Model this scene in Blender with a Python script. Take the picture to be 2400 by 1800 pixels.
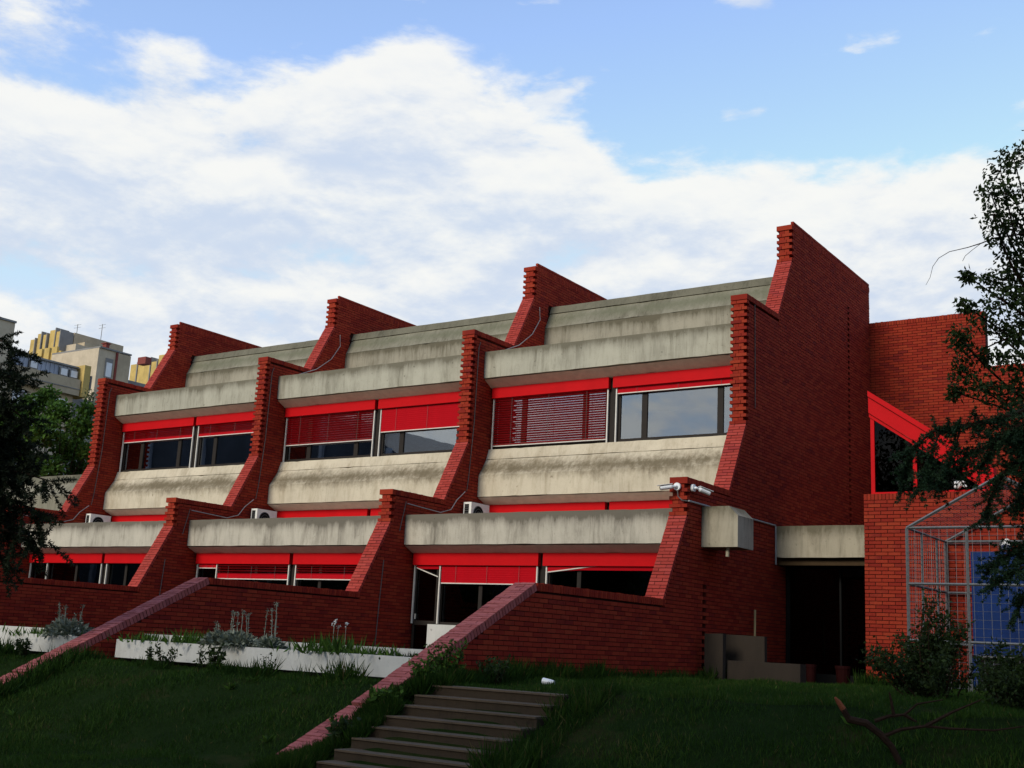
import bpy, math, random
import numpy as np
from mathutils import Matrix, Vector
random.seed(7); RNG = np.random.default_rng(11)
sc = bpy.context.scene
for o in list(bpy.data.objects): bpy.data.objects.remove(o)
COL = sc.collection

# ------------------------------------------------------------------ camera
CAM = np.array([10.276, -23.532, 1.599])
YAW, PITCH, ROLL = math.radians(-34.973), math.radians(12.301), math.radians(2.914)
FPX = 2791.2 / 2400.0                       # focal length in image widths
def cam_axes():
    cy, sy, cp, sp = math.cos(YAW), math.sin(YAW), math.cos(PITCH), math.sin(PITCH)
    f = np.array([sy*cp, cy*cp, sp]); r = np.array([cy, -sy, 0.0]); u = np.cross(r, f)
    c, s = math.cos(ROLL), math.sin(ROLL)
    return r*c + u*s, -r*s + u*c, f
AR, AU, AF = cam_axes()
cd = bpy.data.cameras.new('camera'); cam = bpy.data.objects.new('camera', cd); COL.objects.link(cam)
cam.matrix_world = Matrix(((AR[0], AU[0], -AF[0], CAM[0]), (AR[1], AU[1], -AF[1], CAM[1]), (AR[2], AU[2], -AF[2], CAM[2]), (0, 0, 0, 1)))
cd.sensor_fit = 'HORIZONTAL'; cd.sensor_width = 36.0; cd.lens = 36.0*FPX; cd.clip_start = 0.1; cd.clip_end = 3000
sc.camera = cam

# ------------------------------------------------------------------ light
SHADE_TREES = [(2.5, -26.5, 15, 4), (14.5, -21.5, 12, 3.4), (9.5, -29.5, 21, 4.2), (14, -36, 25, 5.2), (5, -35, 25, 5), (-3.5, -34, 23, 4.6), (-9, -35, 18, 4.0), (20, -28, 17, 5), (-22, -34, 8, 4), (-32, -35, 8, 4), (-42, -34, 8, 4), (18, -18, 15, 4.6), (17, -9, 15, 4.4), (16.5, 0, 15, 4.2)]   # x, y, height, crown radius of unseen trees added for shade
TO_SUN = Vector((-0.14, -0.84, 0.52)).normalized()
SUN_EL = math.asin(TO_SUN.z); SUN_ROT = math.atan2(TO_SUN.x, TO_SUN.y)
SKY_STRENGTH = 0.10
sl = bpy.data.lights.new('sun', 'SUN'); sl.energy = 2.9; sl.angle = math.radians(18); sl.color = (1.0, 0.93, 0.80)
so = bpy.data.objects.new('sun', sl); COL.objects.link(so); so.rotation_euler = (-TO_SUN).to_track_quat('-Z', 'Y').to_euler()
sc.view_settings.view_transform = 'Standard'; sc.view_settings.look = 'None'
sc.view_settings.exposure = 0.0; sc.view_settings.gamma = 1.0; sc.view_settings.use_curve_mapping = False

class NT:
    """small helper to write node trees"""
    def __init__(s, tree): s.t = tree; tree.nodes.clear()
    def n(s, typ, **kw):
        nd = s.t.nodes.new(typ)
        for k, v in kw.items():
            if k.startswith('i_'):
                key = k[2:]; key = int(key) if key.isdigit() else key.replace('_', ' ')
                s.set(nd.inputs[key], v)
            else: setattr(nd, k, v)
        return nd
    def set(s, inp, v):
        if hasattr(v, 'is_output'): s.t.links.new(v, inp)
        elif hasattr(v, 'outputs'): s.t.links.new(v.outputs[0], inp)
        else: inp.default_value = v
    def math(s, op, a, b=0.0, c=None, clamp=False):
        nd = s.n('ShaderNodeMath', operation=op, use_clamp=clamp); s.set(nd.inputs[0], a); s.set(nd.inputs[1], b)
        if c is not None: s.set(nd.inputs[2], c)
        return nd.outputs[0]
    def mix(s, fac, a, b, typ='MIX'):
        nd = s.n('ShaderNodeMix', data_type='RGBA', blend_type=typ)
        s.set(nd.inputs[0], fac); s.set(nd.inputs[6], a); s.set(nd.inputs[7], b); return nd.outputs[2]
    def ramp(s, fac, stops, interp='LINEAR'):
        nd = s.n('ShaderNodeValToRGB'); nd.color_ramp.interpolation = interp; el = nd.color_ramp.elements
        while len(el) < len(stops): el.new(0.5)
        for e, (p, c) in zip(el, stops): e.position = p; e.color = c if len(c) == 4 else (*c, 1)
        s.set(nd.inputs[0], fac); return nd.outputs[0]
    def noise(s, vec, scale, detail=4.0, rough=0.55, dist=0.0):
        nd = s.n('ShaderNodeTexNoise', i_Scale=scale, i_Detail=detail, i_Roughness=rough, i_Distortion=dist)
        if vec is not None: s.set(nd.inputs['Vector'], vec)
        return nd.outputs['Fac']
    def mapping(s, vec, scale=(1, 1, 1), loc=(0, 0, 0)):
        nd = s.n('ShaderNodeMapping'); s.set(nd.inputs['Vector'], vec)
        nd.inputs['Scale'].default_value = scale; nd.inputs['Location'].default_value = loc; return nd.outputs[0]
    def sstep(s, x, a, b):
        nd = s.n('ShaderNodeMapRange', interpolation_type='SMOOTHSTEP'); s.set(nd.inputs['Value'], x)
        nd.inputs['From Min'].default_value = a; nd.inputs['From Max'].default_value = b; return nd.outputs[0]

def build_world():
    w = bpy.data.worlds.new('World'); sc.world = w; w.use_nodes = True
    t = NT(w.node_tree)
    sky = t.n('ShaderNodeTexSky', sky_type='NISHITA', sun_disc=False, sun_elevation=SUN_EL, sun_rotation=SUN_ROT, air_density=1.2, dust_density=0.6, ozone_density=1.5)
    co = t.n('ShaderNodeTexCoord').outputs['Generated']
    xyz = t.n('ShaderNodeSeparateXYZ'); t.set(xyz.inputs[0], co)
    X, Y, Z = xyz.outputs
    el = t.math('ARCSINE', Z); az = t.math('ARCTAN2', X, Y)
    def cloud_vec(lift):
        e = t.math('ADD', el, lift)
        den = t.math('ADD', t.math('MAXIMUM', e, 0.0), 0.42)
        v = t.n('ShaderNodeCombineXYZ'); t.set(v.inputs[0], t.math('DIVIDE', X, den)); t.set(v.inputs[1], t.math('DIVIDE', Y, den)); t.set(v.inputs[2], t.math('MULTIPLY', e, 2.0))
        return v.outputs[0]
    azn = t.math('MULTIPLY_ADD', az, 1/1.6, 0.5 + 0.6104/1.6)      # 0.5 = looking towards the school
    fc = t.n('ShaderNodeFloatCurve'); cv = fc.mapping.curves[0]
    while len(cv.points) < len(CLOUD_EDGE): cv.points.new(0.5, 0.5)
    for p, (a, b) in zip(cv.points, CLOUD_EDGE): p.location = (a, b)
    fc.mapping.update(); t.set(fc.inputs['Value'], azn); edge = fc.outputs[0]
    def density(lift, det):
        v = cloud_vec(lift)
        big = t.noise(v, 1.7, 2.0, 0.5, 0.1); n = t.noise(v, 6.2, det, 0.60, 0.12)
        f = t.math('ADD', t.math('MULTIPLY', t.math('SUBTRACT', big, 0.5), 1.5), t.math('MULTIPLY', t.math('SUBTRACT', n, 0.5), 2.2))
        below = t.math('MULTIPLY', t.math('SUBTRACT', edge, t.math('ADD', el, lift)), 9.0)
        return t.math('ADD', t.math('MINIMUM', below, 0.62), f)
    d1 = density(0.0, 11.0); d2 = density(0.028, 6.0); d3 = density(0.010, 9.0)
    puff = t.noise(cloud_vec(0.0), 7.5, 6.0, 0.55, 0.2)
    puff = t.math('MULTIPLY', t.sstep(t.math('ADD', puff, t.math('MULTIPLY', t.math('SUBTRACT', t.noise(cloud_vec(0.0), 2.3, 2.0, 0.5), 0.5), 0.45)), 0.62, 0.74), 0.85)
    alpha = t.math('MAXIMUM', t.sstep(d1, -0.08, 0.36), puff)
    lit = t.sstep(t.math('SUBTRACT', d1, d2), -0.35, 0.40)
    lit = t.math('MULTIPLY_ADD', t.sstep(t.math('SUBTRACT', d1, d3), -0.3, 0.35), 0.3, t.math('MULTIPLY', lit, 0.7))
    ccol = t.mix(lit, (6.2, 7.1, 8.6, 1), (9.5, 9.5, 9.2, 1))
    g = t.n('ShaderNodeMix', data_type='RGBA', blend_type='MULTIPLY', i_0=1.0, i_6=sky.outputs[0], i_7=SKY_TINT).outputs[2]
    g = t.mix(1.0, g, (6.2, 7.8, 9.6, 1), 'DARKEN')
    col = t.mix(t.math('MULTIPLY', alpha, 0.96), g, ccol)
    bg = t.n('ShaderNodeBackground', i_Color=col, i_Strength=SKY_STRENGTH)
    out = t.n('ShaderNodeOutputWorld'); t.t.links.new(bg.outputs[0], out.inputs['Surface'])
SKY_TINT = (2.75, 2.62, 2.78, 1)
CLOUD_EDGE = [(0, .42), (.12, .44), (.219, .435), (.259, .45), (.314, .45), (.327, .43), (.371, .46), (.424, .505), (.479, .462), (.528, .445), (.565, .429), (.624, .408), (.691, .386), (.723, .393), (.765, .402), (.88, .43), (1, .42)]
build_world()

# ------------------------------------------------------------------ materials
def mat(name):
    m = bpy.data.materials.new(name); m.use_nodes = True; return m, NT(m.node_tree)
def finish(t, color, rough=0.8, spec=0.3, bump=None, bstr=0.3, bdist=0.01, metallic=0.0, extra=None):
    p = t.n('ShaderNodeBsdfPrincipled', i_Base_Color=color, i_Roughness=rough, i_Metallic=metallic)
    p.inputs['Specular IOR Level'].default_value = spec
    if bump is not None:
        b = t.n('ShaderNodeBump', i_Strength=bstr, i_Distance=bdist); t.set(b.inputs['Height'], bump); t.set(p.inputs['Normal'], b)
    o = t.n('ShaderNodeOutputMaterial'); t.t.links.new((extra or p).outputs[0], o.inputs['Surface']); return p
def plain(name, col, rough=0.6, spec=0.3, var=0.12, scale=8.0, metallic=0.0, bstr=0.1):
    m, t = mat(name); co = t.n('ShaderNodeTexCoord').outputs['Object']
    n = t.noise(co, scale, 6.0, 0.6)
    a = tuple(c*(1-var) for c in col); b = tuple(min(1, c*(1+var)) for c in col)
    finish(t, t.ramp(n, [(0.3, a), (0.7, b)]), rough, spec, n, bstr, 0.005, metallic); return m
def brick_mat(name, stops):
    m, t = mat(name)
    a = t.n('ShaderNodeAttribute', attribute_name='tone').outputs['Fac']
    r = t.n('ShaderNodeObjectInfo').outputs['Random']
    geo = t.n('ShaderNodeNewGeometry').outputs['Position']
    f = t.math('FRACT', t.math('ADD', a, r))
    f = t.math('MULTIPLY_ADD', t.math('SUBTRACT', t.noise(geo, 0.9, 4.0, 0.6), 0.5), 0.9, f)
    base = t.ramp(f, stops)
    fine = t.noise(geo, 45.0, 5.0, 0.65)
    base = t.mix(t.math('MULTIPLY', fine, 0.45), base, tuple(c*0.45 for c in stops[0][1]) + (1,))
    # pale efflorescence in a few loose patches
    eff = t.math('MULTIPLY', t.sstep(t.noise(geo, 1.7, 6.0, 0.7), 0.62, 0.78), t.sstep(t.noise(geo, 14.0, 4.0, 0.6), 0.45, 0.7))
    base = t.mix(t.math('MULTIPLY', eff, 0.30), base, (0.36, 0.22, 0.20, 1))
    finish(t, base, 0.92, 0.08, fine, 0.45, 0.006); return m
M = {}
M['brick'] = brick_mat('red_brick', [(0.0, (0.225, 0.022, 0.014)), (0.3, (0.285, 0.030, 0.016)), (0.6, (0.320, 0.037, 0.018)), (0.85, (0.340, 0.047, 0.021)), (1.0, (0.195, 0.021, 0.016))])
M['brick_slope'] = brick_mat('weathered_pink_brick', [(0.0, (0.31, 0.040, 0.030)), (0.4, (0.36, 0.050, 0.037)), (0.75, (0.40, 0.062, 0.048)), (1.0, (0.27, 0.036, 0.033))])
M['brick_ramp'] = brick_mat('pale_pink_coping_brick', [(0.0, (0.32, 0.085, 0.078)), (0.4, (0.37, 0.105, 0.095)), (0.75, (0.41, 0.125, 0.118)), (1.0, (0.27, 0.075, 0.075))])
M['mortar'] = plain('dark_mortar', (0.050, 0.014, 0.011), 0.95, 0.1, 0.3, 30)

def concrete(name, base, dark, streak=0.5, top=None, band=None, lichen=(0.125, 0.098, 0.058)):
    m, t = mat(name); co = t.n('ShaderNodeTexCoord').outputs['Object']
    z = t.n('ShaderNodeSeparateXYZ'); t.set(z.inputs[0], co); Z = z.outputs[2]
    big = t.noise(co, 0.8, 6.0, 0.62); fine = t.noise(co, 26.0, 7.0, 0.65)
    st = t.noise(t.mapping(co, (1.7, 1.7, 0.36)), 1.0, 9.0, 0.72, 0.35)
    st2 = t.math('MULTIPLY', t.noise(t.mapping(co, (11, 11, 1.1)), 1.0, 5.0, 0.65, 0.6), t.math('MULTIPLY_ADD', big, 0.9, 0.55))
    c = t.mix(t.sstep(big, 0.35, 0.7), base + (1,), tuple(x*0.84 for x in base) + (1,))
    s = t.math('MULTIPLY', t.math('ADD', t.sstep(st, 0.44, 0.78), t.math('MULTIPLY', t.sstep(st2, 0.46, 0.80), 0.55)), streak)
    if top is not None:      # water-borne grime that runs down from an edge
        h = t.sstep(Z, top[0] - top[1], top[0])
        mot = t.noise(t.mapping(co, (3.2, 3.2, 2.2)), 1.0, 8.0, 0.72); g_ = t.math('ADD', t.math('MULTIPLY', st, 0.55), t.math('MULTIPLY', mot, 0.45)); h = t.math('MULTIPLY', h, t.sstep(t.math('ADD', g_, t.math('MULTIPLY', h, 0.34)), 0.34, 1.0)); s = t.math('ADD', s, t.math('MULTIPLY', h, top[2]))
    c = t.mix(t.math('MINIMUM', s, 0.9), c, dark + (1,))
    if band is not None:     # lichen growing on the sloping part of the sill panel
        zc, hw, amt = band
        dz = t.math('ABSOLUTE', t.math('SUBTRACT', Z, zc))
        k = t.math('SUBTRACT', 1.0, t.math('DIVIDE', dz, hw), clamp=True)
        ln = t.math('MULTIPLY_ADD', t.noise(t.mapping(co, (1.1, 1.1, 1.6)), 1.0, 4.0, 0.6), 0.45, t.math('MULTIPLY', t.noise(t.mapping(co, (9, 9, 5)), 1.0, 8.0, 0.72, 0.2), 0.55))
        k = t.math('MULTIPLY', t.sstep(t.math('ADD', t.math('MULTIPLY', k, 0.46), ln), 0.60, 1.02), amt)
        k = t.math('MULTIPLY', k, t.sstep(t.math('SUBTRACT', 1.0, t.math('DIVIDE', dz, hw*1.35)), 0.0, 0.35))
        c = t.mix(k, c, lichen + (1,))
    spots = t.math('MAXIMUM', t.sstep(t.noise(co, 9.0, 3.0, 0.5), 0.68, 0.76), t.math('MULTIPLY', t.sstep(t.noise(co, 30.0, 3.0, 0.6), 0.62, 0.72), 0.5))
    c = t.mix(t.math('MULTIPLY', spots, 0.55), c, tuple(x*0.6 for x in dark) + (1,))
    finish(t, c, 0.9, 0.2, fine, 0.35, 0.01); return m
M['c_parapet'] = concrete('stained_concrete_parapet', (0.43, 0.405, 0.32), (0.13, 0.115, 0.08), 0.72, top=(8.93, 0.42, 1.1))
M['c_parapet_low'] = concrete('streaked_concrete_parapet', (0.50, 0.455, 0.37), (0.11, 0.095, 0.072), 0.75, top=(4.42, 0.48, 1.3))
M['c_sill'] = concrete('lichen_concrete_panel', (0.57, 0.495, 0.37), (0.25, 0.19, 0.115), 0.62, band=(5.86, 0.50, 0.95))
M['c_roof'] = concrete('weathered_concrete_roof', (0.235, 0.215, 0.16), (0.075, 0.065, 0.042), 0.85, band=(10.5, 0.40, 0.8), lichen=(0.12, 0.12, 0.075))
M['c_upstand'] = concrete('board_marked_concrete', (0.30, 0.275, 0.21), (0.09, 0.078, 0.05), 0.85, top=(10.24, 0.4, 1.0))
M['c_cap'] = concrete('mossy_concrete_cap', (0.15, 0.138, 0.098), (0.06, 0.055, 0.036), 0.8)
M['c_soffit'] = plain('soffit_concrete', (0.74, 0.60, 0.47), 0.9, 0.2, 0.1, 5)
M['c_beam'] = concrete('mottled_concrete_beam', (0.40, 0.355, 0.265), (0.11, 0.095, 0.06), 0.7, top=(4.46, 0.5, 1.0))
M['c_grey'] = concrete('dark_site_concrete', (0.036, 0.027, 0.020), (0.018, 0.014, 0.011), 0.6)
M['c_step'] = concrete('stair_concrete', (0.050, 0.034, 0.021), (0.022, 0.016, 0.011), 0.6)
M['white'] = concrete('white_painted_concrete', (0.56, 0.55, 0.52), (0.33, 0.31, 0.27), 0.45)
M['red'] = plain('red_enamel', (0.50, 0.003, 0.006), 0.62, 0.10, 0.06, 3)
M['red_slat'] = plain('red_blind_slat', (0.52, 0.004, 0.012), 0.40, 0.35, 0.06, 3)
M['red_dark'] = plain('faded_red_paint', (0.016, 0.002, 0.002), 0.8, 0.08)
M['frame'] = plain('dark_brown_frame', (0.022, 0.017, 0.014), 0.6, 0.15)
M['alu'] = plain('pale_guide_rail', (0.62, 0.58, 0.52), 0.45, 0.5, 0.08)
M['galv'] = plain('galvanised_steel', (0.15, 0.15, 0.15), 0.6, 0.3, 0.2, 20, 0.2)
M['blue'] = plain('blue_paint', (0.004, 0.024, 0.115), 0.6, 0.15, 0.15, 2.0)
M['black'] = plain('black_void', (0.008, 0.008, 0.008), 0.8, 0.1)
M['ac'] = plain('ac_casing', (0.74, 0.72, 0.66), 0.45, 0.4, 0.06)
M['plasticw'] = plain('white_plastic', (0.80, 0.80, 0.80), 0.35, 0.5, 0.03)
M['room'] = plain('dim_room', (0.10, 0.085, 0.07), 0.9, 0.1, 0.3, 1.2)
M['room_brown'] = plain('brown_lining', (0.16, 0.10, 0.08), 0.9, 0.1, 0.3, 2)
M['curtain'] = plain('room_curtain', (0.35, 0.31, 0.26), 0.9, 0.1, 0.2, 4)
M['wood'] = plain('bark', (0.030, 0.018, 0.013), 0.95, 0.05, 0.35, 25, 0, 0.6)
M['wood_raw'] = plain('torn_wood', (0.20, 0.06, 0.028), 0.85, 0.2, 0.3, 30)
M['soil'] = plain('soil', (0.035, 0.026, 0.018), 0.95, 0.1, 0.4, 12)
M['cable'] = plain('dark_cable', (0.10, 0.09, 0.085), 0.6, 0.3)
M['conduit'] = plain('pale_conduit', (0.34, 0.32, 0.31), 0.5, 0.4)
def glass_mat(name, refl, tint, fmul=1.2):
    m, t = mat(name)
    g = t.n('ShaderNodeBsdfGlossy', i_Color=(0.92, 0.96, 1.0, 1), i_Roughness=0.012)
    co = t.n('ShaderNodeTexCoord').outputs['Object']
    b = t.n('ShaderNodeBump', i_Strength=0.04, i_Distance=0.02); t.set(b.inputs['Height'], t.noise(co, 0.9, 2.0, 0.5)); t.set(g.inputs['Normal'], b)
    tr = t.n('ShaderNodeBsdfTransparent', i_Color=tint + (1,))
    lw = t.n('ShaderNodeFresnel', i_IOR=1.5)
    f = t.math('ADD', t.math('MULTIPLY', lw.outputs[0], fmul), refl, clamp=True)
    mx = t.n('ShaderNodeMixShader'); t.set(mx.inputs[0], f); t.t.links.new(tr.outputs[0], mx.inputs[1]); t.t.links.new(g.outputs[0], mx.inputs[2])
    o = t.n('ShaderNodeOutputMaterial'); t.t.links.new(mx.outputs[0], o.inputs['Surface']); return m
M['glass'] = glass_mat('window_glass', 0.20, (0.55, 0.58, 0.60))
M['glass_brown'] = glass_mat('brown_glass', 0.0, (0.34, 0.27, 0.24), 0.25)
M['glass_dark'] = glass_mat('tinted_glass', -0.015, (0.30, 0.28, 0.27))
def leaf_mat(name, stops, trans=0.25, rough=0.5):
    m, t = mat(name); a = t.n('ShaderNodeAttribute', attribute_name='tone').outputs['Fac']
    c = t.ramp(a, stops)
    p = t.n('ShaderNodeBsdfPrincipled', i_Base_Color=c, i_Roughness=rough+0.2); p.inputs['Specular IOR Level'].default_value = 0.10
    tl = t.n('ShaderNodeBsdfTranslucent', i_Color=t.mix(0.5, c, (0.10, 0.16, 0.02, 1)))
    mx = t.n('ShaderNodeMixShader'); mx.inputs[0].default_value = trans
    t.t.links.new(p.outputs[0], mx.inputs[1]); t.t.links.new(tl.outputs[0], mx.inputs[2])
    o = t.n('ShaderNodeOutputMaterial'); t.t.links.new(mx.outputs[0], o.inputs['Surface']); return m
M['leaf_dark'] = leaf_mat('dark_leaf', [(0, (0.010, 0.018, 0.007)), (0.6, (0.020, 0.034, 0.010)), (1, (0.035, 0.058, 0.016))], 0.15)
M['leaf_mid'] = leaf_mat('mid_green_leaf', [(0, (0.016, 0.036, 0.008)), (0.6, (0.042, 0.095, 0.014)), (1, (0.095, 0.17, 0.026))], 0.25)
M['needle'] = leaf_mat('cedar_needle', [(0, (0.012, 0.028, 0.015)), (0.6, (0.026, 0.055, 0.026)), (1, (0.050, 0.092, 0.040))], 0.08)
M['needle_dark'] = leaf_mat('pine_needle', [(0, (0.006, 0.010, 0.006)), (0.6, (0.011, 0.017, 0.009)), (1, (0.020, 0.028, 0.013))], 0.05)
M['grass'] = leaf_mat('grass_blade', [(0, (0.010, 0.030, 0.004)), (0.55, (0.018, 0.050, 0.006)), (0.9, (0.040, 0.080, 0.010)), (1, (0.095, 0.080, 0.028))], 0.2)
M['silver'] = leaf_mat('silver_leaf', [(0, (0.10, 0.115, 0.085)), (0.6, (0.17, 0.19, 0.145)), (1, (0.27, 0.29, 0.235))], 0.1)
M['petal'] = leaf_mat('white_petal', [(0, (0.5, 0.5, 0.47)), (1, (0.75, 0.75, 0.72))], 0.1)
def ground_mat():
    m, t = mat('lawn_ground'); co = t.n('ShaderNodeTexCoord').outputs['Object']
    n = t.noise(co, 1.1, 8.0, 0.65); f = t.noise(co, 20.0, 6.0, 0.7)
    c = t.ramp(n, [(0.3, (0.009, 0.020, 0.004)), (0.55, (0.016, 0.032, 0.006)), (0.72, (0.048, 0.036, 0.014))])
    finish(t, t.mix(t.math('MULTIPLY', f, 0.6), c, (0.008, 0.010, 0.004, 1)), 0.98, 0.02, f, 0.8, 0.03); return m
M['ground'] = ground_mat()
M['bg_beige'] = concrete('beige_render', (0.46, 0.37, 0.25), (0.22, 0.17, 0.11), 0.35)
M['bg_pale'] = concrete('pale_render', (0.52, 0.43, 0.31), (0.30, 0.24, 0.17), 0.3)
M['bg_yellow'] = concrete('yellow_render', (0.55, 0.39, 0.13), (0.25, 0.17, 0.07), 0.5)
M['bg_slate'] = plain('blue_grey_metal_roof', (0.32, 0.35, 0.42), 0.6, 0.3, 0.12, 0.8)
M['bg_grey'] = plain('grey_render', (0.22, 0.21, 0.20), 0.9, 0.15, 0.2, 0.5)
M['bg_hall'] = plain('dark_slate_hall', (0.05, 0.06, 0.08), 0.7, 0.2, 0.3, 0.3)
M['bg_win'] = plain('far_window', (0.62, 0.64, 0.66), 0.25, 0.6, 0.1, 1)
M['bg_dark'] = plain('far_dark_window', (0.03, 0.035, 0.045), 0.2, 0.6)
M['bg_redpipe'] = plain('far_red_stripe', (0.20, 0.05, 0.04), 0.8, 0.2)

# ------------------------------------------------------------------ mesh helpers
class MB:
    def __init__(s): s.v = []; s.f = []; s.tone = []
    def poly(s, pts, tone=None):
        n = len(s.v); s.v += [tuple(p) for p in pts]; s.f.append(tuple(range(n, n+len(pts)))); s.tone.append(random.random() if tone is None else tone)
    def hexa(s, c, tone=None):
        """8 corners: bottom ring 0-3, top ring 4-7"""
        n = len(s.v); s.v += [tuple(p) for p in c]; t = random.random() if tone is None else tone
        for q in ((0, 3, 2, 1), (4, 5, 6, 7), (0, 1, 5, 4), (1, 2, 6, 5), (2, 3, 7, 6), (3, 0, 4, 7)):
            s.f.append(tuple(n+i for i in q)); s.tone.append(t)
        return s
    def box(s, x0, x1, y0, y1, z0, z1, tone=None):
        return s.hexa([(x0, y0, z0), (x1, y0, z0), (x1, y1, z0), (x0, y1, z0), (x0, y0, z1), (x1, y0, z1), (x1, y1, z1), (x0, y1, z1)], tone)
    def prism(s, poly, a0, a1, axis='X', tone=None):
        """polygon of (u,w) extruded along X (u=y,w=z) or Y (u=x,w=z)"""
        P = (lambda a, u, w: (a, u, w)) if axis == 'X' else (lambda a, u, w: (u, a, w))
        n = len(s.v); m = len(poly); t = random.random() if tone is None else tone
        s.v += [P(a0, *p) for p in poly] + [P(a1, *p) for p in poly]
        s.f.append(tuple(range(n, n+m))); s.f.append(tuple(range(n+2*m-1, n+m-1, -1))); s.tone += [t, t]
        for i in range(m):
            j = (i+1) % m; s.f.append((n+i, n+m+i, n+m+j, n+j)); s.tone.append(t)
        return s
    def tube(s, pts, rad, sides=6, tone=None, cap=True):
        pts = [Vector(p) for p in pts]; rings = []; t = random.random() if tone is None else tone
        rad = rad if hasattr(rad, '__len__') else [rad]*len(pts)
        for i, p in enumerate(pts):
            d = (pts[min(i+1, len(pts)-1)] - pts[max(i-1, 0)]).normalized()
            a = d.cross(Vector((0, 0, 1)) if abs(d.z) < 0.95 else Vector((1, 0, 0))).normalized(); b = d.cross(a)
            n = len(s.v); rings.append(n)
            for k in range(sides):
                w = 2*math.pi*k/sides; s.v.append(tuple(p + (a*math.cos(w) + b*math.sin(w))*rad[i]))
        for i in range(len(rings)-1):
            for k in range(sides):
                l = (k+1) % sides; s.f.append((rings[i]+k, rings[i+1]+k, rings[i+1]+l, rings[i]+l)); s.tone.append(t)
        if cap:
            s.f.append(tuple(rings[0]+k for k in range(sides))); s.f.append(tuple(rings[-1]+k for k in range(sides-1, -1, -1))); s.tone += [t, t]
        return s
    def mesh(s, name, m, fix=True):
        me = bpy.data.meshes.new(name); me.from_pydata(s.v, [], s.f); me.materials.append(m)
        at = me.attributes.new('tone', 'FLOAT', 'FACE'); at.data.foreach_set('value', np.array(s.tone, dtype=np.float32))
        if fix and len(s.f) < 4000:
            import bmesh
            b = bmesh.new(); b.from_mesh(me); bmesh.ops.recalc_face_normals(b, faces=b.faces); b.to_mesh(me); b.free()
        me.update(); return me
    def build(s, name, m, parent=None, fix=True): return link(name, s.mesh(name, m, fix), parent)
def link(name, data, parent=None, loc=None):
    """every object keeps world coordinates: a child's parent inverse undoes its parent's place"""
    o = bpy.data.objects.new(name, data); COL.objects.link(o)
    if parent is not None:
        o.parent = parent; o.matrix_parent_inverse = Matrix.Translation(-Vector(parent.location))
    if loc is not None: o.location = loc
    return o
def thing(name, label, cat, loc=(0, 0, 0), group=None):
    o = bpy.data.objects.new(name, None); COL.objects.link(o); o.location = loc; o.empty_display_size = 0.3
    return tag(o, label, cat, group)
def tag(o, label, cat, group=None):
    o['label'] = label; o['category'] = cat
    if group: o['group'] = group
    return o
def kind(o, k): o['kind'] = k; return o
def leaves(pos, size, aspect=0.45, up=None, name='foliage', m=None, parent=None, dirs=None, fold=0.25, tone=None):
    """rhombic, slightly folded leaves; pos (n,3), size (n,)"""
    n = len(pos); size = np.broadcast_to(np.asarray(size, float), (n,))
    d = RNG.normal(size=(n, 3)) if dirs is None else dirs.copy()
    d /= np.linalg.norm(d, axis=1, keepdims=True) + 1e-9
    r = RNG.normal(size=(n, 3)); s = np.cross(d, r); s /= np.linalg.norm(s, axis=1, keepdims=True) + 1e-9
    w = np.cross(d, s)
    L = size[:, None]; mid = pos + d*L*0.45
    v = np.stack([pos, mid + s*L*aspect*0.5 + w*L*fold*0.3, pos + d*L, mid - s*L*aspect*0.5 + w*L*fold*0.3], 1).reshape(-1, 3)
    idx = np.arange(n)*4
    tri = np.stack([idx, idx+1, idx+2, idx, idx+2, idx+3], 1).reshape(-1)
    me = bpy.data.meshes.new(name); me.vertices.add(4*n); me.vertices.foreach_set('co', v.astype(np.float32).ravel())
    me.loops.add(6*n); me.loops.foreach_set('vertex_index', tri.astype(np.int32))
    me.polygons.add(2*n); me.polygons.foreach_set('loop_start', (np.arange(2*n)*3).astype(np.int32))
    t = RNG.random(n) if tone is None else np.clip(tone, 0, 1)
    at = me.attributes.new('tone', 'FLOAT', 'FACE'); at.data.foreach_set('value', np.repeat(t, 2).astype(np.float32))
    me.materials.append(m); me.update(calc_edges=True); me.validate()
    o = link(name, me, parent)
    if parent is not None: o['kind'] = 'stuff'
    return o
def project(p):
    d = np.asarray(p) - CAM; w = d @ AF
    return np.stack([0.5 + FPX*(d @ AR)/w, 0.375 - FPX*(d @ AU)/w], -1), w

# ------------------------------------------------------------------ ground
SL0, SLOPE = -10.9, 0.43
def gz(x, y):
    x = np.asarray(x, float); y = np.asarray(y, float)
    z = np.where(y > SL0, 1.05, 1.05 + (y - SL0)*SLOPE)
    low = np.clip((0.62 - x)/0.5, 0, 1)*np.clip((-9.9 - y)/0.15, 0, 1)      # the lawn beside the kerb lies a little lower
    z = np.maximum(z - 0.13*low, 0.0 - 0.02*np.maximum(0, -14 - y))
    z = np.where((y > SL0) & (x > 0.3), z + np.clip((y - SL0)/10, 0, 1)*0.05 + np.clip((x-2)/4, 0, 1)*0.06, z)
    bump = 0.045*np.sin(x*1.7 + 0.6*y)*np.sin(y*1.3 - 0.4*x) + 0.03*np.sin(x*3.9 + 1)*np.sin(y*3.1)
    near = np.clip((-y - 0.2)/2.5, 0, 1)*np.where((x < 0.6) & (x > -0.6), 0.25, 1)
    return z + bump*near*np.where((x < 0) & (y > -10.2), 0, 1)
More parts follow.
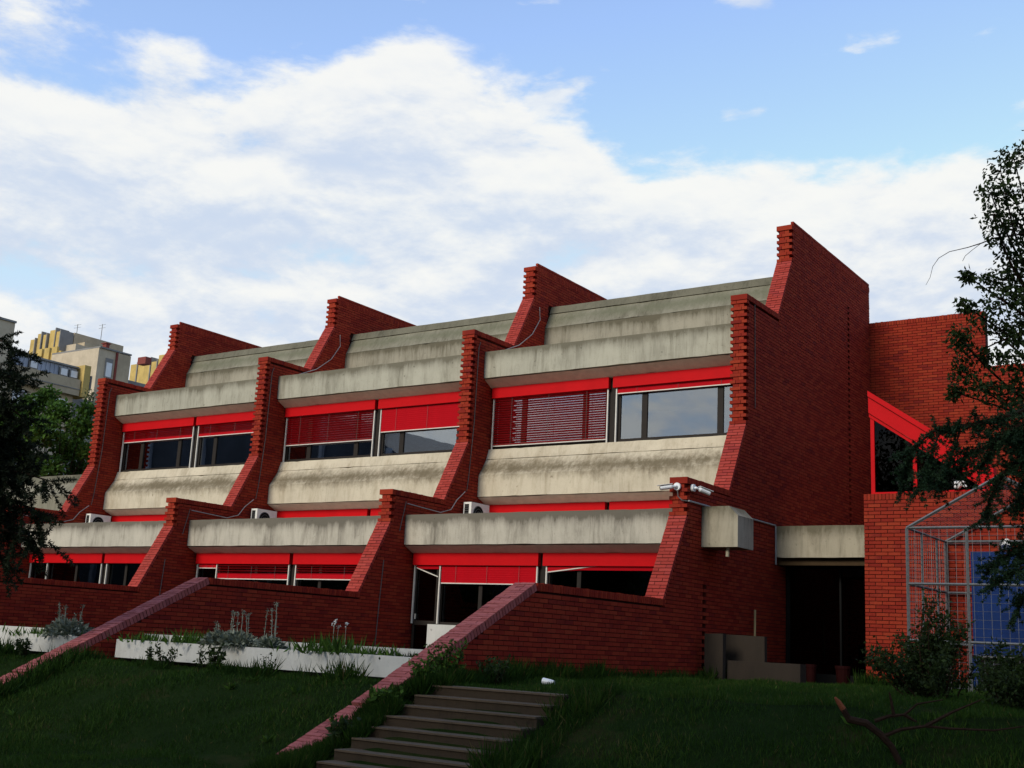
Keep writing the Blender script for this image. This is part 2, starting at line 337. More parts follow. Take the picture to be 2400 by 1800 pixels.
def ground_sheet():
    xs = np.concatenate([[-900, -300, -120, -60], np.arange(-40, 30, 0.5), [40, 80, 200, 900]])
    ys = np.concatenate([[-900, -300, -120, -60], np.arange(-34, 14, 0.4), [20, 40, 90, 250, 900]])
    gx, gy = np.meshgrid(xs, ys); g = gz(gx, gy)
    v = np.stack([gx, gy, g], -1).reshape(-1, 3); nx, ny = len(xs), len(ys)
    f = [(j*nx+i, j*nx+i+1, (j+1)*nx+i+1, (j+1)*nx+i) for j in range(ny-1) for i in range(nx-1)]
    me = bpy.data.meshes.new('ground'); me.from_pydata(v.tolist(), [], f); me.materials.append(M['ground'])
    for p in me.polygons: p.use_smooth = True
    kind(link('ground', me), 'structure')
ground_sheet()

# ------------------------------------------------------------------ bricks
PITCH_B, COURSE, JOINT = 0.26, 0.075, 0.013
BK = ('brick', 'brick_slope', 'brick_ramp')
class Bricks:
    """collects bricks (8 corners each); the largest in view become objects, the rest one mesh"""
    def __init__(s): s.c = []; s.m = []
    def add(s, corners, slope=0): s.c.append(corners); s.m.append(int(slope))
    def box(s, x0, x1, y0, y1, z0, z1, slope=0):
        s.add([(x0, y0, z0), (x1, y0, z0), (x1, y1, z0), (x0, y1, z0), (x0, y0, z1), (x1, y0, z1), (x1, y1, z1), (x0, y1, z1)], slope)
    def emit(s, parent, limit):
        A = np.array(s.c); P, w = project(A)
        F = [(0, 3, 2, 1), (4, 5, 6, 7), (0, 1, 5, 4), (1, 2, 6, 5), (2, 3, 7, 6), (3, 0, 4, 7)]
        area = np.zeros(len(A))
        for f in F:
            q = P[:, f]; x, y = q[..., 0], q[..., 1]
            area += np.abs(0.5*np.sum(x*np.roll(y, -1, 1) - np.roll(x, -1, 1)*y, 1))*0.5
        ctr = P.mean(1); inside = (ctr[:, 0] > 0) & (ctr[:, 0] < 1) & (ctr[:, 1] > 0) & (ctr[:, 1] < 0.75) & (w.min(1) > 0)
        area[~inside] = 0
        order = np.argsort(-area); pick = set(int(i) for i in order[:limit] if area[i] > 0)
        cache = {}; rest = {0: MB(), 1: MB(), 2: MB()}
        for i in range(len(A)):
            if i in pick:
                c = A[i].mean(0); loc = np.round((A[i] - c)*250)/250; key = (loc.tobytes(), s.m[i], i % 3)
                if key not in cache:
                    mb = MB(); mb.hexa(loc.tolist()); cache[key] = mb.mesh('brick', M[BK[s.m[i]]])
                link('brick', cache[key], parent, tuple(float(v) for v in c))
            else: rest[s.m[i]].hexa(A[i].tolist())
        for k, mb in rest.items():
            if mb.v: kind(mb.build('bricks', M[BK[k]], parent, fix=True), 'stuff')
        return len(pick)

# ------------------------------------------------------------------ the school: stepped fin walls
P = 7.44; TH = 0.38
yT, zT, zTb, yTs = 2.632, 11.875, 10.96, 1.788
zM, zMb, yMs = 9.40, 6.487, -0.825
yL, zL, zLb, yLs = -2.756, 4.932, 4.192, -3.672
zG, yG, RS, yEnd = 2.547, -7.926, 0.492, -11.55
yBack, CAP = 8.441, 0.13
school = thing('school_building', 'terraced red brick school with stepped fin walls and concrete bands', 'building', (-11, 3, 1.05))
def row_front(z, half):
    """where the running bond of a fin's side starts, at height z"""
    if z > zTb: return yT + 0.125
    if z > zM: return yTs + (z-zM)/(zTb-zM)*(yT-yTs) + 0.075
    if z > zM - CAP: return yTs + 0.09
    if z > zMb: return 0.125
    if z > zL: return yMs + (z-zL)/(zMb-zL)*(0-yMs) + 0.075
    if z > zL - CAP: return yMs + 0.09
    if z > zLb: return yL + 0.125
    if z > zG: return yLs + (z-zG)/(zLb-zG)*(yL-yLs) + 0.075
    if z > zG - CAP: return yLs + 0.09
    return max(yG - (zG - z)/RS + 0.13/math.sin(math.atan(RS)) - 0.0, yEnd)
def row_back(z, k):
    if z > 10.95: return yBack
    if k == 4: return yBack if z > 4.40 else 2.4
    if z > 8.85: return 3.40
    if z > 4.40: return 1.10
    return -1.62
CAPZ = [zT, zM, zL, zG]
def fin(k):
    X = -(4-k)*P; B = Bricks()
    core = MB()
    prof = [(yBack, -0.6), (yBack, zT-0.01), (yT+0.13, zT-0.01), (yT+0.13, zTb), (yTs+0.10, zM-0.01), (0.13, zM-0.01), (0.13, zMb), (yMs+0.10, zL-0.01),
            (yL+0.13, zL-0.01), (yL+0.13, zLb), (yLs+0.10, zG-0.01), (yG+0.20, zG-0.01), (yG+0.20, zG-0.15), (yEnd, zG-0.15-(yG+0.2-yEnd)*RS), (yEnd, -0.6)]
    core.prism(prof, X-TH+0.004, X-0.07)
    fw = core.build('fin_wall', M['mortar'], school)
    mort = MB(); nrow = int((zT-0.2)/COURSE) + 1
    for i in range(-2, nrow):
        z0 = 0.30 + i*COURSE; z1 = z0 + COURSE - JOINT; zc = (z0+z1)/2
        top = z1
        for cz in CAPZ:
            if cz-CAP < z1 <= cz-CAP+COURSE and row_front(z0-0.02, 0) < row_front(cz-0.02, 0)-0.2: pass
        a0, a1 = row_front(z0, 0), row_front(z1, 0)
        if abs(a0-a1) > 0.2: a0 = a1 = max(a0, a1)
        b = row_back(zc, k)
        if b - max(a0, a1) < 0.1: continue
        holes = []
        if k == 4 and i % 2 == 0 and zc < 10.95 and zc > 4.6: holes.append((6.60, 6.74))
        if k == 4 and i % 2 == 0 and 1.3 < zc < 2.95: holes.append((-2.0, -1.86))
        gmin = float(gz(X+0.2, (a0+0.3))) - 0.25
        if z1 < gmin - 0.3: continue
        off = 0.13 if i % 2 else 0.0
        segs = []; cur = (a0+a1)/2
        for h in holes: segs.append((cur, h[0])); cur = h[1]
        segs.append((cur, b))
        for si, (u, v) in enumerate(segs):
            mort.poly([(X-0.020, u, z0-JOINT/2), (X-0.020, v, z0-JOINT/2), (X-0.020, v, z1+JOINT/2), (X-0.020, u, z1+JOINT/2)], 0.5)
            y = math.floor((u-off)/PITCH_B)*PITCH_B + off
            while y < v:
                p0, p1 = max(y, u), min(y+PITCH_B-JOINT, v)
                if p1 - p0 > 0.035 and float(gz(X+0.2, (p0+p1)/2)) < z1 + 0.12:
                    j = random.uniform(-0.0025, 0.0025)
                    s0, s1 = (a0, a1) if (si == 0 and p0 <= u+1e-6) else (p0, p0)
                    B.add([(X-0.07, s0, z0), (X+j, s0, z0), (X+j, p1, z0), (X-0.07, p1, z0), (X-0.07, s1, z1), (X+j, s1, z1), (X+j, p1, z1), (X-0.07, p1, z1)])
                y += PITCH_B
    mort.build('mortar_joints', M['mortar'], fw, fix=False)
    # soldier caps along the level tops
    for cz, c0, c1 in ((zT, yT, yBack), (zM, 0.0, yTs+0.08), (zL, yL, yMs+0.08), (zG, yG+0.06, yLs+0.08)):
        y = c0
        while y < c1 - 0.02:
            j = random.uniform(-0.003, 0.003); e = min(y+0.067, c1)
            B.box(X-TH-0.004, X+0.006+j, y, e, cz-CAP+0.008, cz+random.uniform(-0.003, 0.003)); y += 0.075
    # toothed fronts: every other course leaves out its corner bricks
    for yf, z_hi, z_lo in ((yT, zT-CAP, zTb), (0.0, zM-CAP, zMb), (yL, zL-CAP, zLb)):
        n = int(round((z_hi-z_lo)/COURSE)); h = (z_hi-z_lo)/n
        for r in range(n):
            a = z_lo + r*h; e = a + h - 0.008; j = random.uniform(-0.004, 0.004)
            if r % 2 == 0:
                cut = X-0.25 if r % 4 == 0 else X-0.125
                B.box(X-TH, cut-0.005, yf+j, yf+0.13, a, e); B.box(cut+0.005, X+0.004, yf+j, yf+0.13, a, e)
            else:
                cut = X-0.19
                B.box(X-TH+0.065, cut-0.004, yf+0.022, yf+0.13, a, e); B.box(cut+0.004, X-0.075, yf+0.022+j, yf+0.13, a, e)
    # sloping faces laid in running bond
    def slope(y0, z0, y1, z1, thick, rows_from=0.0):
        L = math.hypot(y1-y0, z1-z0); u = ((y1-y0)/L, (z1-z0)/L); nrm = (-u[1], u[0])
        if nrm[1] < 0: nrm = (-nrm[0], -nrm[1])
        n = int(L/COURSE); h = L/n
        def pt(a, t): return (y0+u[0]*a+nrm[0]*t, z0+u[1]*a+nrm[1]*t)
        q = [pt(0, -0.012), pt(L, -0.012)]; mort2 = MB()
        mort2.poly([(X-TH+0.004, *q[0]), (X-0.004, *q[0]), (X-0.004, *q[1]), (X-TH+0.004, *q[1])], 0.5)
        for side in (X-0.006,):
            mort2.poly([(side, *pt(0, -0.012)), (side, *pt(L, -0.012)), (side, *pt(L, -thick)), (side, *pt(0, -thick))], 0.5)
        for r in range(n):
            a, e = r*h, r*h + h - JOINT
            cut = [X-0.255, X-0.125][r % 2] + random.uniform(-0.01, 0.01)
            for xa, xb in ((X-TH, cut-0.005), (cut+0.005, X+0.003)):
                j = random.uniform(-0.004, 0.004)
                c = [pt(a, -thick), pt(e, -thick), pt(e, j), pt(a, j)]
                B.add([(xa, *c[0]), (xb, *c[0]), (xb, *c[1]), (xa, *c[1]), (xa, *c[3]), (xb, *c[3]), (xb, *c[2]), (xa, *c[2])], 2 if thick > 0.1 else 1)
        mort2.build('slope_mortar', M['mortar'], fw, fix=False)
    slope(yTs, zM, yT, zTb, 0.068); slope(yMs, zL, 0.0, zMb, 0.068); slope(yLs, zG, yL, zLb, 0.068)
    slope(yEnd, zG-(yG-yEnd)*RS, yG, zG, 0.125)
    slope(-12.85, 0.165, yEnd-0.03, 0.735, 0.125)
    B.emit(fw, {4: 300, 3: 300, 2: 240, 1: 120}[k])
    return fw
FINS = {k: fin(k) for k in (1, 2, 3, 4)}

# ------------------------------------------------------------------ concrete bands, valances, blinds and windows
def piece(name, poly, x0, x1, m, parent=None):
    """cast concrete: a profile drawn along X whose arrises wander and chip by a few millimetres"""
    mb = MB(); n = max(2, int((x1-x0)/0.16)); k = len(poly); ring = []
    drift = RNG.normal(0, 0.0022, (n+1, k, 2)); drift[1:-1] = (drift[:-2] + drift[1:-1]*2 + drift[2:])/2.2; chip = RNG.random((n+1, k)) < 0.035
    cy, cz = np.mean([p[0] for p in poly]), np.mean([p[1] for p in poly])
    for i in range(n+1):
        x = x0 + (x1-x0)*i/n; ring.append(len(mb.v))
        for j, (y, z) in enumerate(poly):
            c = 0.0
            if chip[i, j]: c = random.uniform(0.008, 0.022)
            d = math.hypot(cy-y, cz-z) + 1e-6
            mb.v.append((x, y + drift[i, j, 0] + (cy-y)/d*c, z + drift[i, j, 1] + (cz-z)/d*c))
    for i in range(n):
        for j in range(k):
            l = (j+1) % k; mb.f.append((ring[i]+j, ring[i+1]+j, ring[i+1]+l, ring[i]+l)); mb.tone.append(0.5)
    mb.f.append(tuple(ring[0]+j for j in range(k))); mb.f.append(tuple(ring[-1]+j for j in range(k-1, -1, -1))); mb.tone += [0.5, 0.5]
    return mb.build(name, m, parent or school)
def bx(name, m, parent, *b): return MB().box(*b).build(name, m, parent)
def window(x0, x1, z0, z1, y, splits, gm, fw=0.09, sill=True):
    """frame with mullions at splits, a pane between each"""
    w = MB(); d0, d1 = y, y+0.07
    w.box(x0, x1, d0, d1, z0, z0+fw*0.9); w.box(x0, x1, d0, d1, z1-fw*0.7, z1)
    xs = [x0] + list(splits) + [x1]
    for i, s in enumerate(xs):
        a = s if i == 0 else (s-fw if i == len(xs)-1 else s-fw*0.8); b = s+fw if i == 0 else (s if i == len(xs)-1 else s+fw*0.8)
        w.box(a, b, d0+0.002, d1-0.002, z0+fw*0.9, z1-fw*0.7)
    o = w.build('window_frame', M['frame'], school)
    for i in range(len(xs)-1):
        a = xs[i] + (fw if i == 0 else fw*0.8); b = xs[i+1] - (fw if i == len(xs)-2 else fw*0.8)
        MB().box(a, b, d0+0.03, d0+0.036, z0+fw*0.9, z1-fw*0.7).build('pane', gm, o)
    return o
def blind(x0, x1, z_top, z_bot, n, y, tilt, stack=0.0, slant=0.0, cords=3):
    """red venetian blind: n slats between z_top and z_bot, then a bottom rail; slant lifts the right end"""
    rail = MB(); zb = z_bot
    def zz(x, z): return z + slant*(x-x0)/(x1-x0)
    rail.hexa([(x0, y-0.012, zz(x0, zb)), (x1, y-0.012, zz(x1, zb)), (x1, y+0.012, zz(x1, zb)), (x0, y+0.012, zz(x0, zb)),
               (x0, y-0.012, zz(x0, zb)+0.022), (x1, y-0.012, zz(x1, zb)+0.022), (x1, y+0.012, zz(x1, zb)+0.022), (x0, y+0.012, zz(x0, zb)+0.022)])
    o = rail.build('venetian_blind', M['alu'], school)
    zs = list(np.linspace(z_top, z_bot + 0.045 + stack, n)) if n else []
    if stack: zs += list(np.linspace(z_bot+0.03+stack, z_bot+0.03, max(2, int(stack/0.018))))[1:]
    w = 0.035; proto = None
    for i, z in enumerate(zs):
        a = tilt if (not stack or i < n) else 1.25
        dy, dz = math.cos(a)*w, math.sin(a)*w; jz = random.uniform(-0.003, 0.003)
        if slant == 0:
            if proto is None or i == n:
                mb = MB(); mb.hexa([(0, -dy, dz), (x1-x0, -dy, dz), (x1-x0, dy, -dz), (0, dy, -dz), (0, -dy+0.002, dz+0.003), (x1-x0, -dy+0.002, dz+0.003), (x1-x0, dy+0.002, -dz+0.003), (0, dy+0.002, -dz+0.003)])
                proto = mb.mesh('slat', M['red_slat'])
            s = link('slat', proto, o, (x0, y, z+jz))
        else:
            mb = MB(); f = (z-z_bot)/max(1e-3, z_top-z_bot); sl = slant*(1-f)
            mb.hexa([(x0, y-dy, z+dz), (x1, y-dy, z+dz+sl), (x1, y+dy, z-dz+sl), (x0, y+dy, z-dz), (x0, y-dy+.002, z+dz+.003), (x1, y-dy+.002, z+dz+.003+sl), (x1, y+dy+.002, z-dz+.003+sl), (x0, y+dy+.002, z-dz+.003)])
            mb.build('slat', M['red_slat'], o)
    if cords and not slant:
        for q in range(cords):
            x = x0 + (x1-x0)*(q+0.5)/cords; MB().box(x-0.003, x+0.003, y-0.038, y-0.034, z_bot+0.02, z_top).build('ladder_cord', M['cable'], o)
    return o
GAP0, GAP1 = 3.50, 3.60
def guide(x, y, z0, z1): bx('guide_rail', M['alu'], school, x-0.016, x+0.016, y-0.02, y+0.02, z0, z1)
for k in (0, 1, 2, 3):
    X0 = -(4-k)*P + 0.006; X1 = -(3-k)*P - TH - 0.002; E = 0.004
    if k == 0:
        X0 = -36.0; XR = X1
        piece('sill_cap', [(0.9, 6.428), (0.815, 6.155), (1.5, 6.155), (5, 6.428)], X0, X1, M['c_cap'])
        piece('sill_panel', [(0.82, 6.145), (0.52, 5.706), (0.52, 5.165), (1.3, 5.165), (1.3, 6.145)], X0, X1, M['c_roof'])
    else:
        piece('roof_cap', [(3.535, 10.917), (3.455, 10.70), (3.8, 10.70), (8.3, 10.80), (8.3, 10.917)], X0, X1, M['c_cap'])
        piece('roof_panel', [(3.475, 10.685), (3.262, 10.236), (3.9, 10.236), (3.9, 10.685)], X0, X1, M['c_roof']); piece('roof_upstand', [(3.250, 10.224), (3.250, 9.0), (3.9, 9.0), (3.9, 10.224)], X0, X1, M['c_upstand'])
        bx('roof_terrace', M['c_soffit'], school, X0, X1, 0.72, 3.25, 8.62, 8.80)
        piece('upper_parapet', [(0.503, 8.913), (0.703, 8.913), (0.703, 8.45), (1.4, 8.45), (1.4, 8.228), (0.515, 8.226)], X0, X1, M['c_parapet'])
        piece('upper_soffit', [(0.545, 8.200), (0.866, 8.030), (1.4, 8.030), (1.4, 8.222)], X0, X1, M['c_soffit'])
        piece('sill_cap', [(0.9, 6.428), (0.815, 6.158), (1.5, 6.158), (1.5, 6.428)], X0, X1, M['c_sill'])
        piece('sill_panel', [(0.818, 6.148), (0.52, 5.706), (0.52, 5.165), (1.4, 5.165), (1.4, 6.148)], X0, X1, M['c_sill'])
    piece('middle_soffit', [(0.55, 5.150), (0.88, 5.000), (1.4, 5.000), (1.4, 5.158)], X0, X1, M['c_soffit'])
    piece('lower_parapet', [(-2.231, 4.396), (-2.031, 4.396), (-2.031, 3.95), (1.4, 3.95), (1.4, 3.72), (-2.215, 3.71)], X0, X1, M['c_parapet_low'])
    piece('lower_soffit', [(-2.19, 3.690), (-1.904, 3.548), (-1.3, 3.548), (-1.3, 3.712)], X0, X1, M['c_soffit'])
    XA, XB = X0 + 0.02, X1 - 0.02
    if k == 0: XA = -(4-k)*P + 0.02
    g0, g1 = XA + GAP0 - 0.02, XA + GAP1
    tiers = [(0.86, 8.03, 7.755), (0.875, 5.0, 4.70), (-1.895, 3.548, 3.272)] if k else [(0.875, 5.0, 4.70), (-1.895, 3.548, 3.272)]
    for (vy, vt, vb) in tiers:
        for a, b in ((XA+0.015, g0), (g1, XB)): bx('valance', M['red'], school, a, b, vy-0.006, vy+0.11, vb, vt-0.004)
        bx('mullion_post', M['frame'], school, g0-0.055, g1+0.055, vy+0.13, vy+0.24, vb-1.3 if vt != 5.0 else 3.96, vt+0.01)
        bx('lintel_fill', M['frame'], school, XA-0.01, XB+0.01, vy+0.25, vy+0.30, vb-0.02, vt+0.02)
    # middle storey glazing, mostly behind the lower parapet
    window(XA, g0-0.06, 3.97, 4.75, 1.03, [XA+1.1, XA+2.7], M['glass']); window(g1+0.06, XB, 3.97, 4.75, 1.03, [g1+0.9, XB-0.9], M['glass'])
    # rooms behind
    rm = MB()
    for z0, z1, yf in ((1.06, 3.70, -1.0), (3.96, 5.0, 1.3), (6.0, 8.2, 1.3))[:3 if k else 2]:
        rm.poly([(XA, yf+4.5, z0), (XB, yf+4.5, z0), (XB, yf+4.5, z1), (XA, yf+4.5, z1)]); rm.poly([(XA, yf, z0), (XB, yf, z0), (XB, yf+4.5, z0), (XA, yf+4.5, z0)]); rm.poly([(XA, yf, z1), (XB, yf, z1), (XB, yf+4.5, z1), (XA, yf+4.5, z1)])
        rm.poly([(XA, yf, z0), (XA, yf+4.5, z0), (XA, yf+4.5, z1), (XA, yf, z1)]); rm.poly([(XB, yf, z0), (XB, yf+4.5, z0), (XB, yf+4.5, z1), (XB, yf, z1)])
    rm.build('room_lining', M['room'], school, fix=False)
    if k:
        # upper storey: two windows
        window(XA, g0-0.06, 6.43, 7.90, 1.0, [XA+0.95, g0-0.72], M['glass']); window(g1+0.06, XB, 6.43, 7.90, 1.0, [g1+0.80, XB-0.66], M['glass'])
        for gx in (XA+0.05, g0-0.045, g1+0.075, XB-0.03): guide(gx, 0.93, 6.43, 7.76)
    for gx in ((XA+0.05, g0-0.045, g1+0.075, XB-0.03) if k else ()): guide(gx, -1.84, 1.95, 3.28)
# blinds as they hang in each bay (upper storey, then ground storey)
def bay(k): X0 = -(4-k)*P + 0.026; return X0, X0+GAP0-0.02, X0+GAP1, -(3-k)*P - TH - 0.022
a, g0, g1, b = bay(3)
blind(a+0.08, g0-0.07, 7.74, 6.50, 21, 0.93, 0.35); blind(g1+0.1, b-0.05, 7.72, 7.60, 0, 0.93, 1.2, stack=0.11)
a, g0, g1, b = bay(2)
blind(a+0.08, g0-0.07, 7.74, 6.90, 13, 0.93, 0.55); blind(g1+0.1, b-0.05, 7.74, 7.09, 12, 0.93, 1.22)
a, g0, g1, b = bay(1)
blind(a+0.08, g0-0.07, 7.74, 7.38, 6, 0.93, 0.30, stack=0.07); blind(g1+0.1, b-0.05, 7.74, 7.38, 6, 0.93, 0.30, stack=0.07)
# ground storey glazing
a, g0, g1, b = bay(3)
window(a+0.76, g0-0.06, 1.95, 3.30, -1.78, [a+1.9], M['glass_dark'], 0.06); window(g1+0.06, b, 1.95, 3.30, -1.78, [g1+0.85, b-0.7], M['glass_dark'], 0.06)
gd = MB(); gd.box(a+0.03, a+0.09, -1.80, -1.73, 1.06, 3.30); gd.box(a+0.66, a+0.74, -1.80, -1.73, 1.06, 3.30); gd.box(a+0.09, a+0.66, -1.798, -1.732, 1.06, 1.20); gd.box(a+0.09, a+0.66, -1.798, -1.732, 1.92, 2.02)
gd = gd.build('terrace_door', M['frame'], school)
MB().box(a+0.09, a+0.66, -1.77, -1.764, 1.2, 1.92).build('pane', M['glass_dark'], gd); MB().box(a+0.09, a+0.66, -1.77, -1.764, 2.02, 3.3).build('pane', M['glass_dark'], gd)
bx('handle', M['alu'], gd, a+0.11, a+0.13, -1.83, -1.80, 2.05, 2.17)
guide(a+0.79, -1.84, 1.96, 3.28)
bx('sill_wall', M['white'], school, a+0.56, g0-0.05, -1.90, -1.55, 1.05, 1.945); bx('sill_wall', M['white'], school, g1+0.05, b, -1.88, -1.55, 1.05, 1.945)
blind(a+0.10, a+0.74, 3.22, 3.20, 3, -1.84, 1.2, slant=-0.20); blind(a+0.83, g0-0.07, 3.25, 2.86, 8, -1.84, 1.22); blind(g1+0.1, b-0.05, 3.22, 3.13, 4, -1.84, 1.2, slant=0.37)
a, g0, g1, b = bay(2)
window(a, g0-0.06, 1.95, 3.30, -1.78, [a+0.80, a+2.2], M['glass_dark'], 0.06); window(g1+0.06, b, 1.95, 3.30, -1.78, [g1+0.85, b-0.7], M['glass_dark'], 0.06); guide(a+0.80, -1.84, 1.95, 3.28)
bx('sill_wall', M['white'], school, a, b, -1.90, -1.55, 1.05, 1.945)
blind(a+0.1, a+0.77, 3.24, 3.15, 4, -1.84, 1.2); blind(a+0.85, g0-0.07, 3.22, 2.88, 4, -1.84, 0.35, stack=0.10); blind(g1+0.1, b-0.05, 3.22, 2.90, 4, -1.84, 0.35, stack=0.10)
a, g0, g1, b = bay(1)
window(a, g0-0.06, 1.95, 3.30, -1.78, [a+0.85, a+2.2], M['glass_dark'], 0.06); window(g1+0.06, b, 1.95, 3.30, -1.78, [g1+0.85, b-0.7], M['glass_dark'], 0.06); guide(a+0.88, -1.84, 1.95, 3.28)
bx('sill_wall', M['white'], school, a, b, -1.90, -1.55, 1.05, 1.945)
# classroom curtains seen dimly behind two of the upper windows
for kk, xo in ((2, 0.15), (1, 0.2)):
    a, g0, g1, b = bay(kk); cu = MB()
    for q in range(9): cu.tube([(a+xo+0.09*q, 1.28+0.02*(q % 2), 6.45), (a+xo+0.09*q, 1.28+0.02*(q % 2), 7.9)], 0.05, 6)
    cu.build('curtain', M['curtain'], school)
M['c_lintel'] = plain('brown_lintel', (0.055, 0.035, 0.018), 0.8, 0.1)
# beam stub, entrance beam, entrance
st = MB().prism([(0.006, 3.64), (0.77, 3.64), (0.77, 4.25), (0.58, 4.435), (0.006, 4.435)], -2.10, -1.35, 'Y').build('beam_stub', M['c_beam'], school)
MB().tube([(0.50, -1.95, 3.66), (0.50, -1.97, 3.46)], 0.035, 8).build('drain_spout', M['c_beam'], school)
piece('entrance_beam', [(1.65, 3.76), (2.05, 3.76), (2.05, 4.45), (1.65, 4.45)], 0.006, 2.50, M['c_beam'])
bx('entrance_roof', M['c_soffit'], school, 0.006, 2.50, 2.06, 8.4, 4.20, 4.44)
bx('entrance_lintel', M['c_lintel'], school, 0.01, 2.50, 1.78, 2.0, 3.60, 3.752)
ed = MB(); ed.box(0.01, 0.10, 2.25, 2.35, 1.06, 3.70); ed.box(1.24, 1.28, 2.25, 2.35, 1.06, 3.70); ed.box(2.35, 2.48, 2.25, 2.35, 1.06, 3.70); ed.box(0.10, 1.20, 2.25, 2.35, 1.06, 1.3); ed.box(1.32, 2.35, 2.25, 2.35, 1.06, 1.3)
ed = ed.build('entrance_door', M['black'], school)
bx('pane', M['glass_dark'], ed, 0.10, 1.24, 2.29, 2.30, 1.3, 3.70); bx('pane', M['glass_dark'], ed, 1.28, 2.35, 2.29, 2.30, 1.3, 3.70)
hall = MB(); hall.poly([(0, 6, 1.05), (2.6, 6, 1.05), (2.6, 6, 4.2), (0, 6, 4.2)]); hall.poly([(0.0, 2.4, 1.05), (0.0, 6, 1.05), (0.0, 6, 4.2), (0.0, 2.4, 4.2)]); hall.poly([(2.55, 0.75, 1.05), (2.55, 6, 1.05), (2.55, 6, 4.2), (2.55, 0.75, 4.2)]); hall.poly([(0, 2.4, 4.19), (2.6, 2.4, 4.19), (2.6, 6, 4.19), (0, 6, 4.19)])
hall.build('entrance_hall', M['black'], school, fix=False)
# flat front-facing brick walls on the right
def front_wall(name, x0, steps, yw, zlo, limit, cap=CAP):
    """steps: [(x_end, z_top)...] from x0 rightwards"""
    B = Bricks(); mo = MB(); core = MB(); x = x0; x_last = steps[-1][0]
    xs = x0
    for xe, zt in steps:
        core.box(xs, xe, yw+0.06, yw+0.30, zlo, zt-0.01); xs = xe
    fw = core.build(name, M['mortar'], school)
    xs = x0
    for xe, zt in steps:
        mo.poly([(xs+0.004, yw+0.020, zlo), (xe, yw+0.020, zlo), (xe, yw+0.020, zt-0.02), (xs+0.004, yw+0.020, zt-0.02)], 0.5)
        n = int((zt-cap-zlo)/COURSE)
        for i in range(n):
            z1 = zt - cap - i*COURSE - 0.004; z0 = z1 - COURSE + JOINT; off = 0.13 if i % 2 else 0.0
            x = math.floor((xs-off)/PITCH_B)*PITCH_B + off
            while x < xe:
                p0, p1 = max(x, xs), min(x+PITCH_B-JOINT, xe)
                if p1-p0 > 0.04: B.box(p0, p1, yw+random.uniform(-0.003, 0.003), yw+0.07, z0, z1)
                x += PITCH_B
        x = xs
        while x < xe - 0.03:
            B.box(x, min(x+0.065, xe), yw-0.004+random.uniform(-0.003, 0.003), yw+0.30, zt-cap+0.006, zt+random.uniform(-0.004, 0.004)); x += 0.075
        xs = xe
    mo.build('mortar_joints', M['mortar'], fw, fix=False)
    B.emit(fw, limit); return fw
front_wall('entrance_side_wall', 2.38, [(8.6, 4.95)], 0.50, 1.0, 300)
front_wall('rear_wall', -0.30, [(3.06, 10.86), (9.0, 9.34)], 8.46, 4.6, 200)
# red framed glazed lean-to on the entrance wall
sk = MB()
sk.box(2.42, 2.50, 0.86, 0.94, 4.96, 6.62); sk.box(2.42, 4.85, 0.855, 0.945, 4.955, 5.03); sk.box(3.28, 3.36, 0.862, 0.938, 5.03, 6.0)
sk = sk.build('skylight', M['red'], school)
def bar(z_off, w, y0, y1, nm='rafter'):
    p = lambda x, z: (x, z + z_off)
    MB().prism([p(2.40, 6.62), p(4.86, 4.90), p(4.86, 4.90+w), p(2.40, 6.62+w)], y0, y1, 'Y').build(nm, M['red'], sk)
bar(0.00, 0.075, 0.84, 0.95); bar(0.085, 0.33, 0.80, 1.0); bar(0.43, 0.12, 0.76, 1.04); bar(0.418, 0.01, 0.9, 1.0)
MB().prism([(2.42, 6.90), (4.86, 5.20), (4.86, 5.24), (2.42, 6.94)], 1.05, 8.3, 'Y').build('shading_roof_sheet', M['red_dark'], sk)  # roof made an opaque sheet to keep the glazed inside dark
MB().prism([(2.50, 5.03), (3.28, 5.03), (3.28, 6.04), (2.50, 6.585)], 0.89, 0.896, 'Y').build('pane', M['glass_brown'], sk)
MB().prism([(3.36, 5.03), (4.66, 5.03), (3.36, 5.94)], 0.89, 0.896, 'Y').build('pane', M['glass_brown'], sk)
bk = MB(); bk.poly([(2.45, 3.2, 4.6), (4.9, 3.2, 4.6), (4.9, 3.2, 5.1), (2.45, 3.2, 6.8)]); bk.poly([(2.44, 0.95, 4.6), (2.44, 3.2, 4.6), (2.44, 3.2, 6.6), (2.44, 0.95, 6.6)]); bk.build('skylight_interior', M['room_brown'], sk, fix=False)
# conduits and cables on the brick
cn = MB(); cn.tube([(0.02, -2.72, 4.47), (0.02, 1.62, 4.46), (0.02, 1.63, 4.44), (0.03, 1.63, 3.60)], 0.018, 6); cn.build('conduit', M['conduit'], school)
def cable(pts, r=0.012, m='cable'): return MB().tube(pts, r, 5).build('wall_cable', M[m], school)
cable([(0.014, 0.42, 9.25), (0.014, 0.45, 8.0), (0.014, 0.47, 6.9)], 0.010)
for k in (1, 2, 3):
    X = -(4-k)*P + 0.014
    cable([(X, 0.28, 9.12), (X, 0.22, 8.95), (X, 0.20, 7.0), (X, 0.10, 5.6), (X, 0.05, 5.25)], 0.010)
    cable([(X, -2.25, 4.70), (X, -2.35, 4.3), (X, -2.42, 4.0)], 0.009)
    cable([(X, -2.2, 4.66), (X, -0.95, 4.60), (X+0.01, -0.55, 4.72), (X+0.02, -0.35, 4.98), (X+0.03, -0.05, 5.22)], 0.011, 'conduit')
    cable([(X, -2.9, 3.3), (X, -2.95, 2.4), (X, -3.0, 1.2)], 0.010)
for k in (2, 3):
    X = -(4-k)*P + 0.03; cable([(X, 2.9, 10.75), (X, 2.95, 10.4), (X, 2.6, 9.9), (X, 2.0, 9.45), (X, 1.2, 9.1)], 0.011, 'conduit')

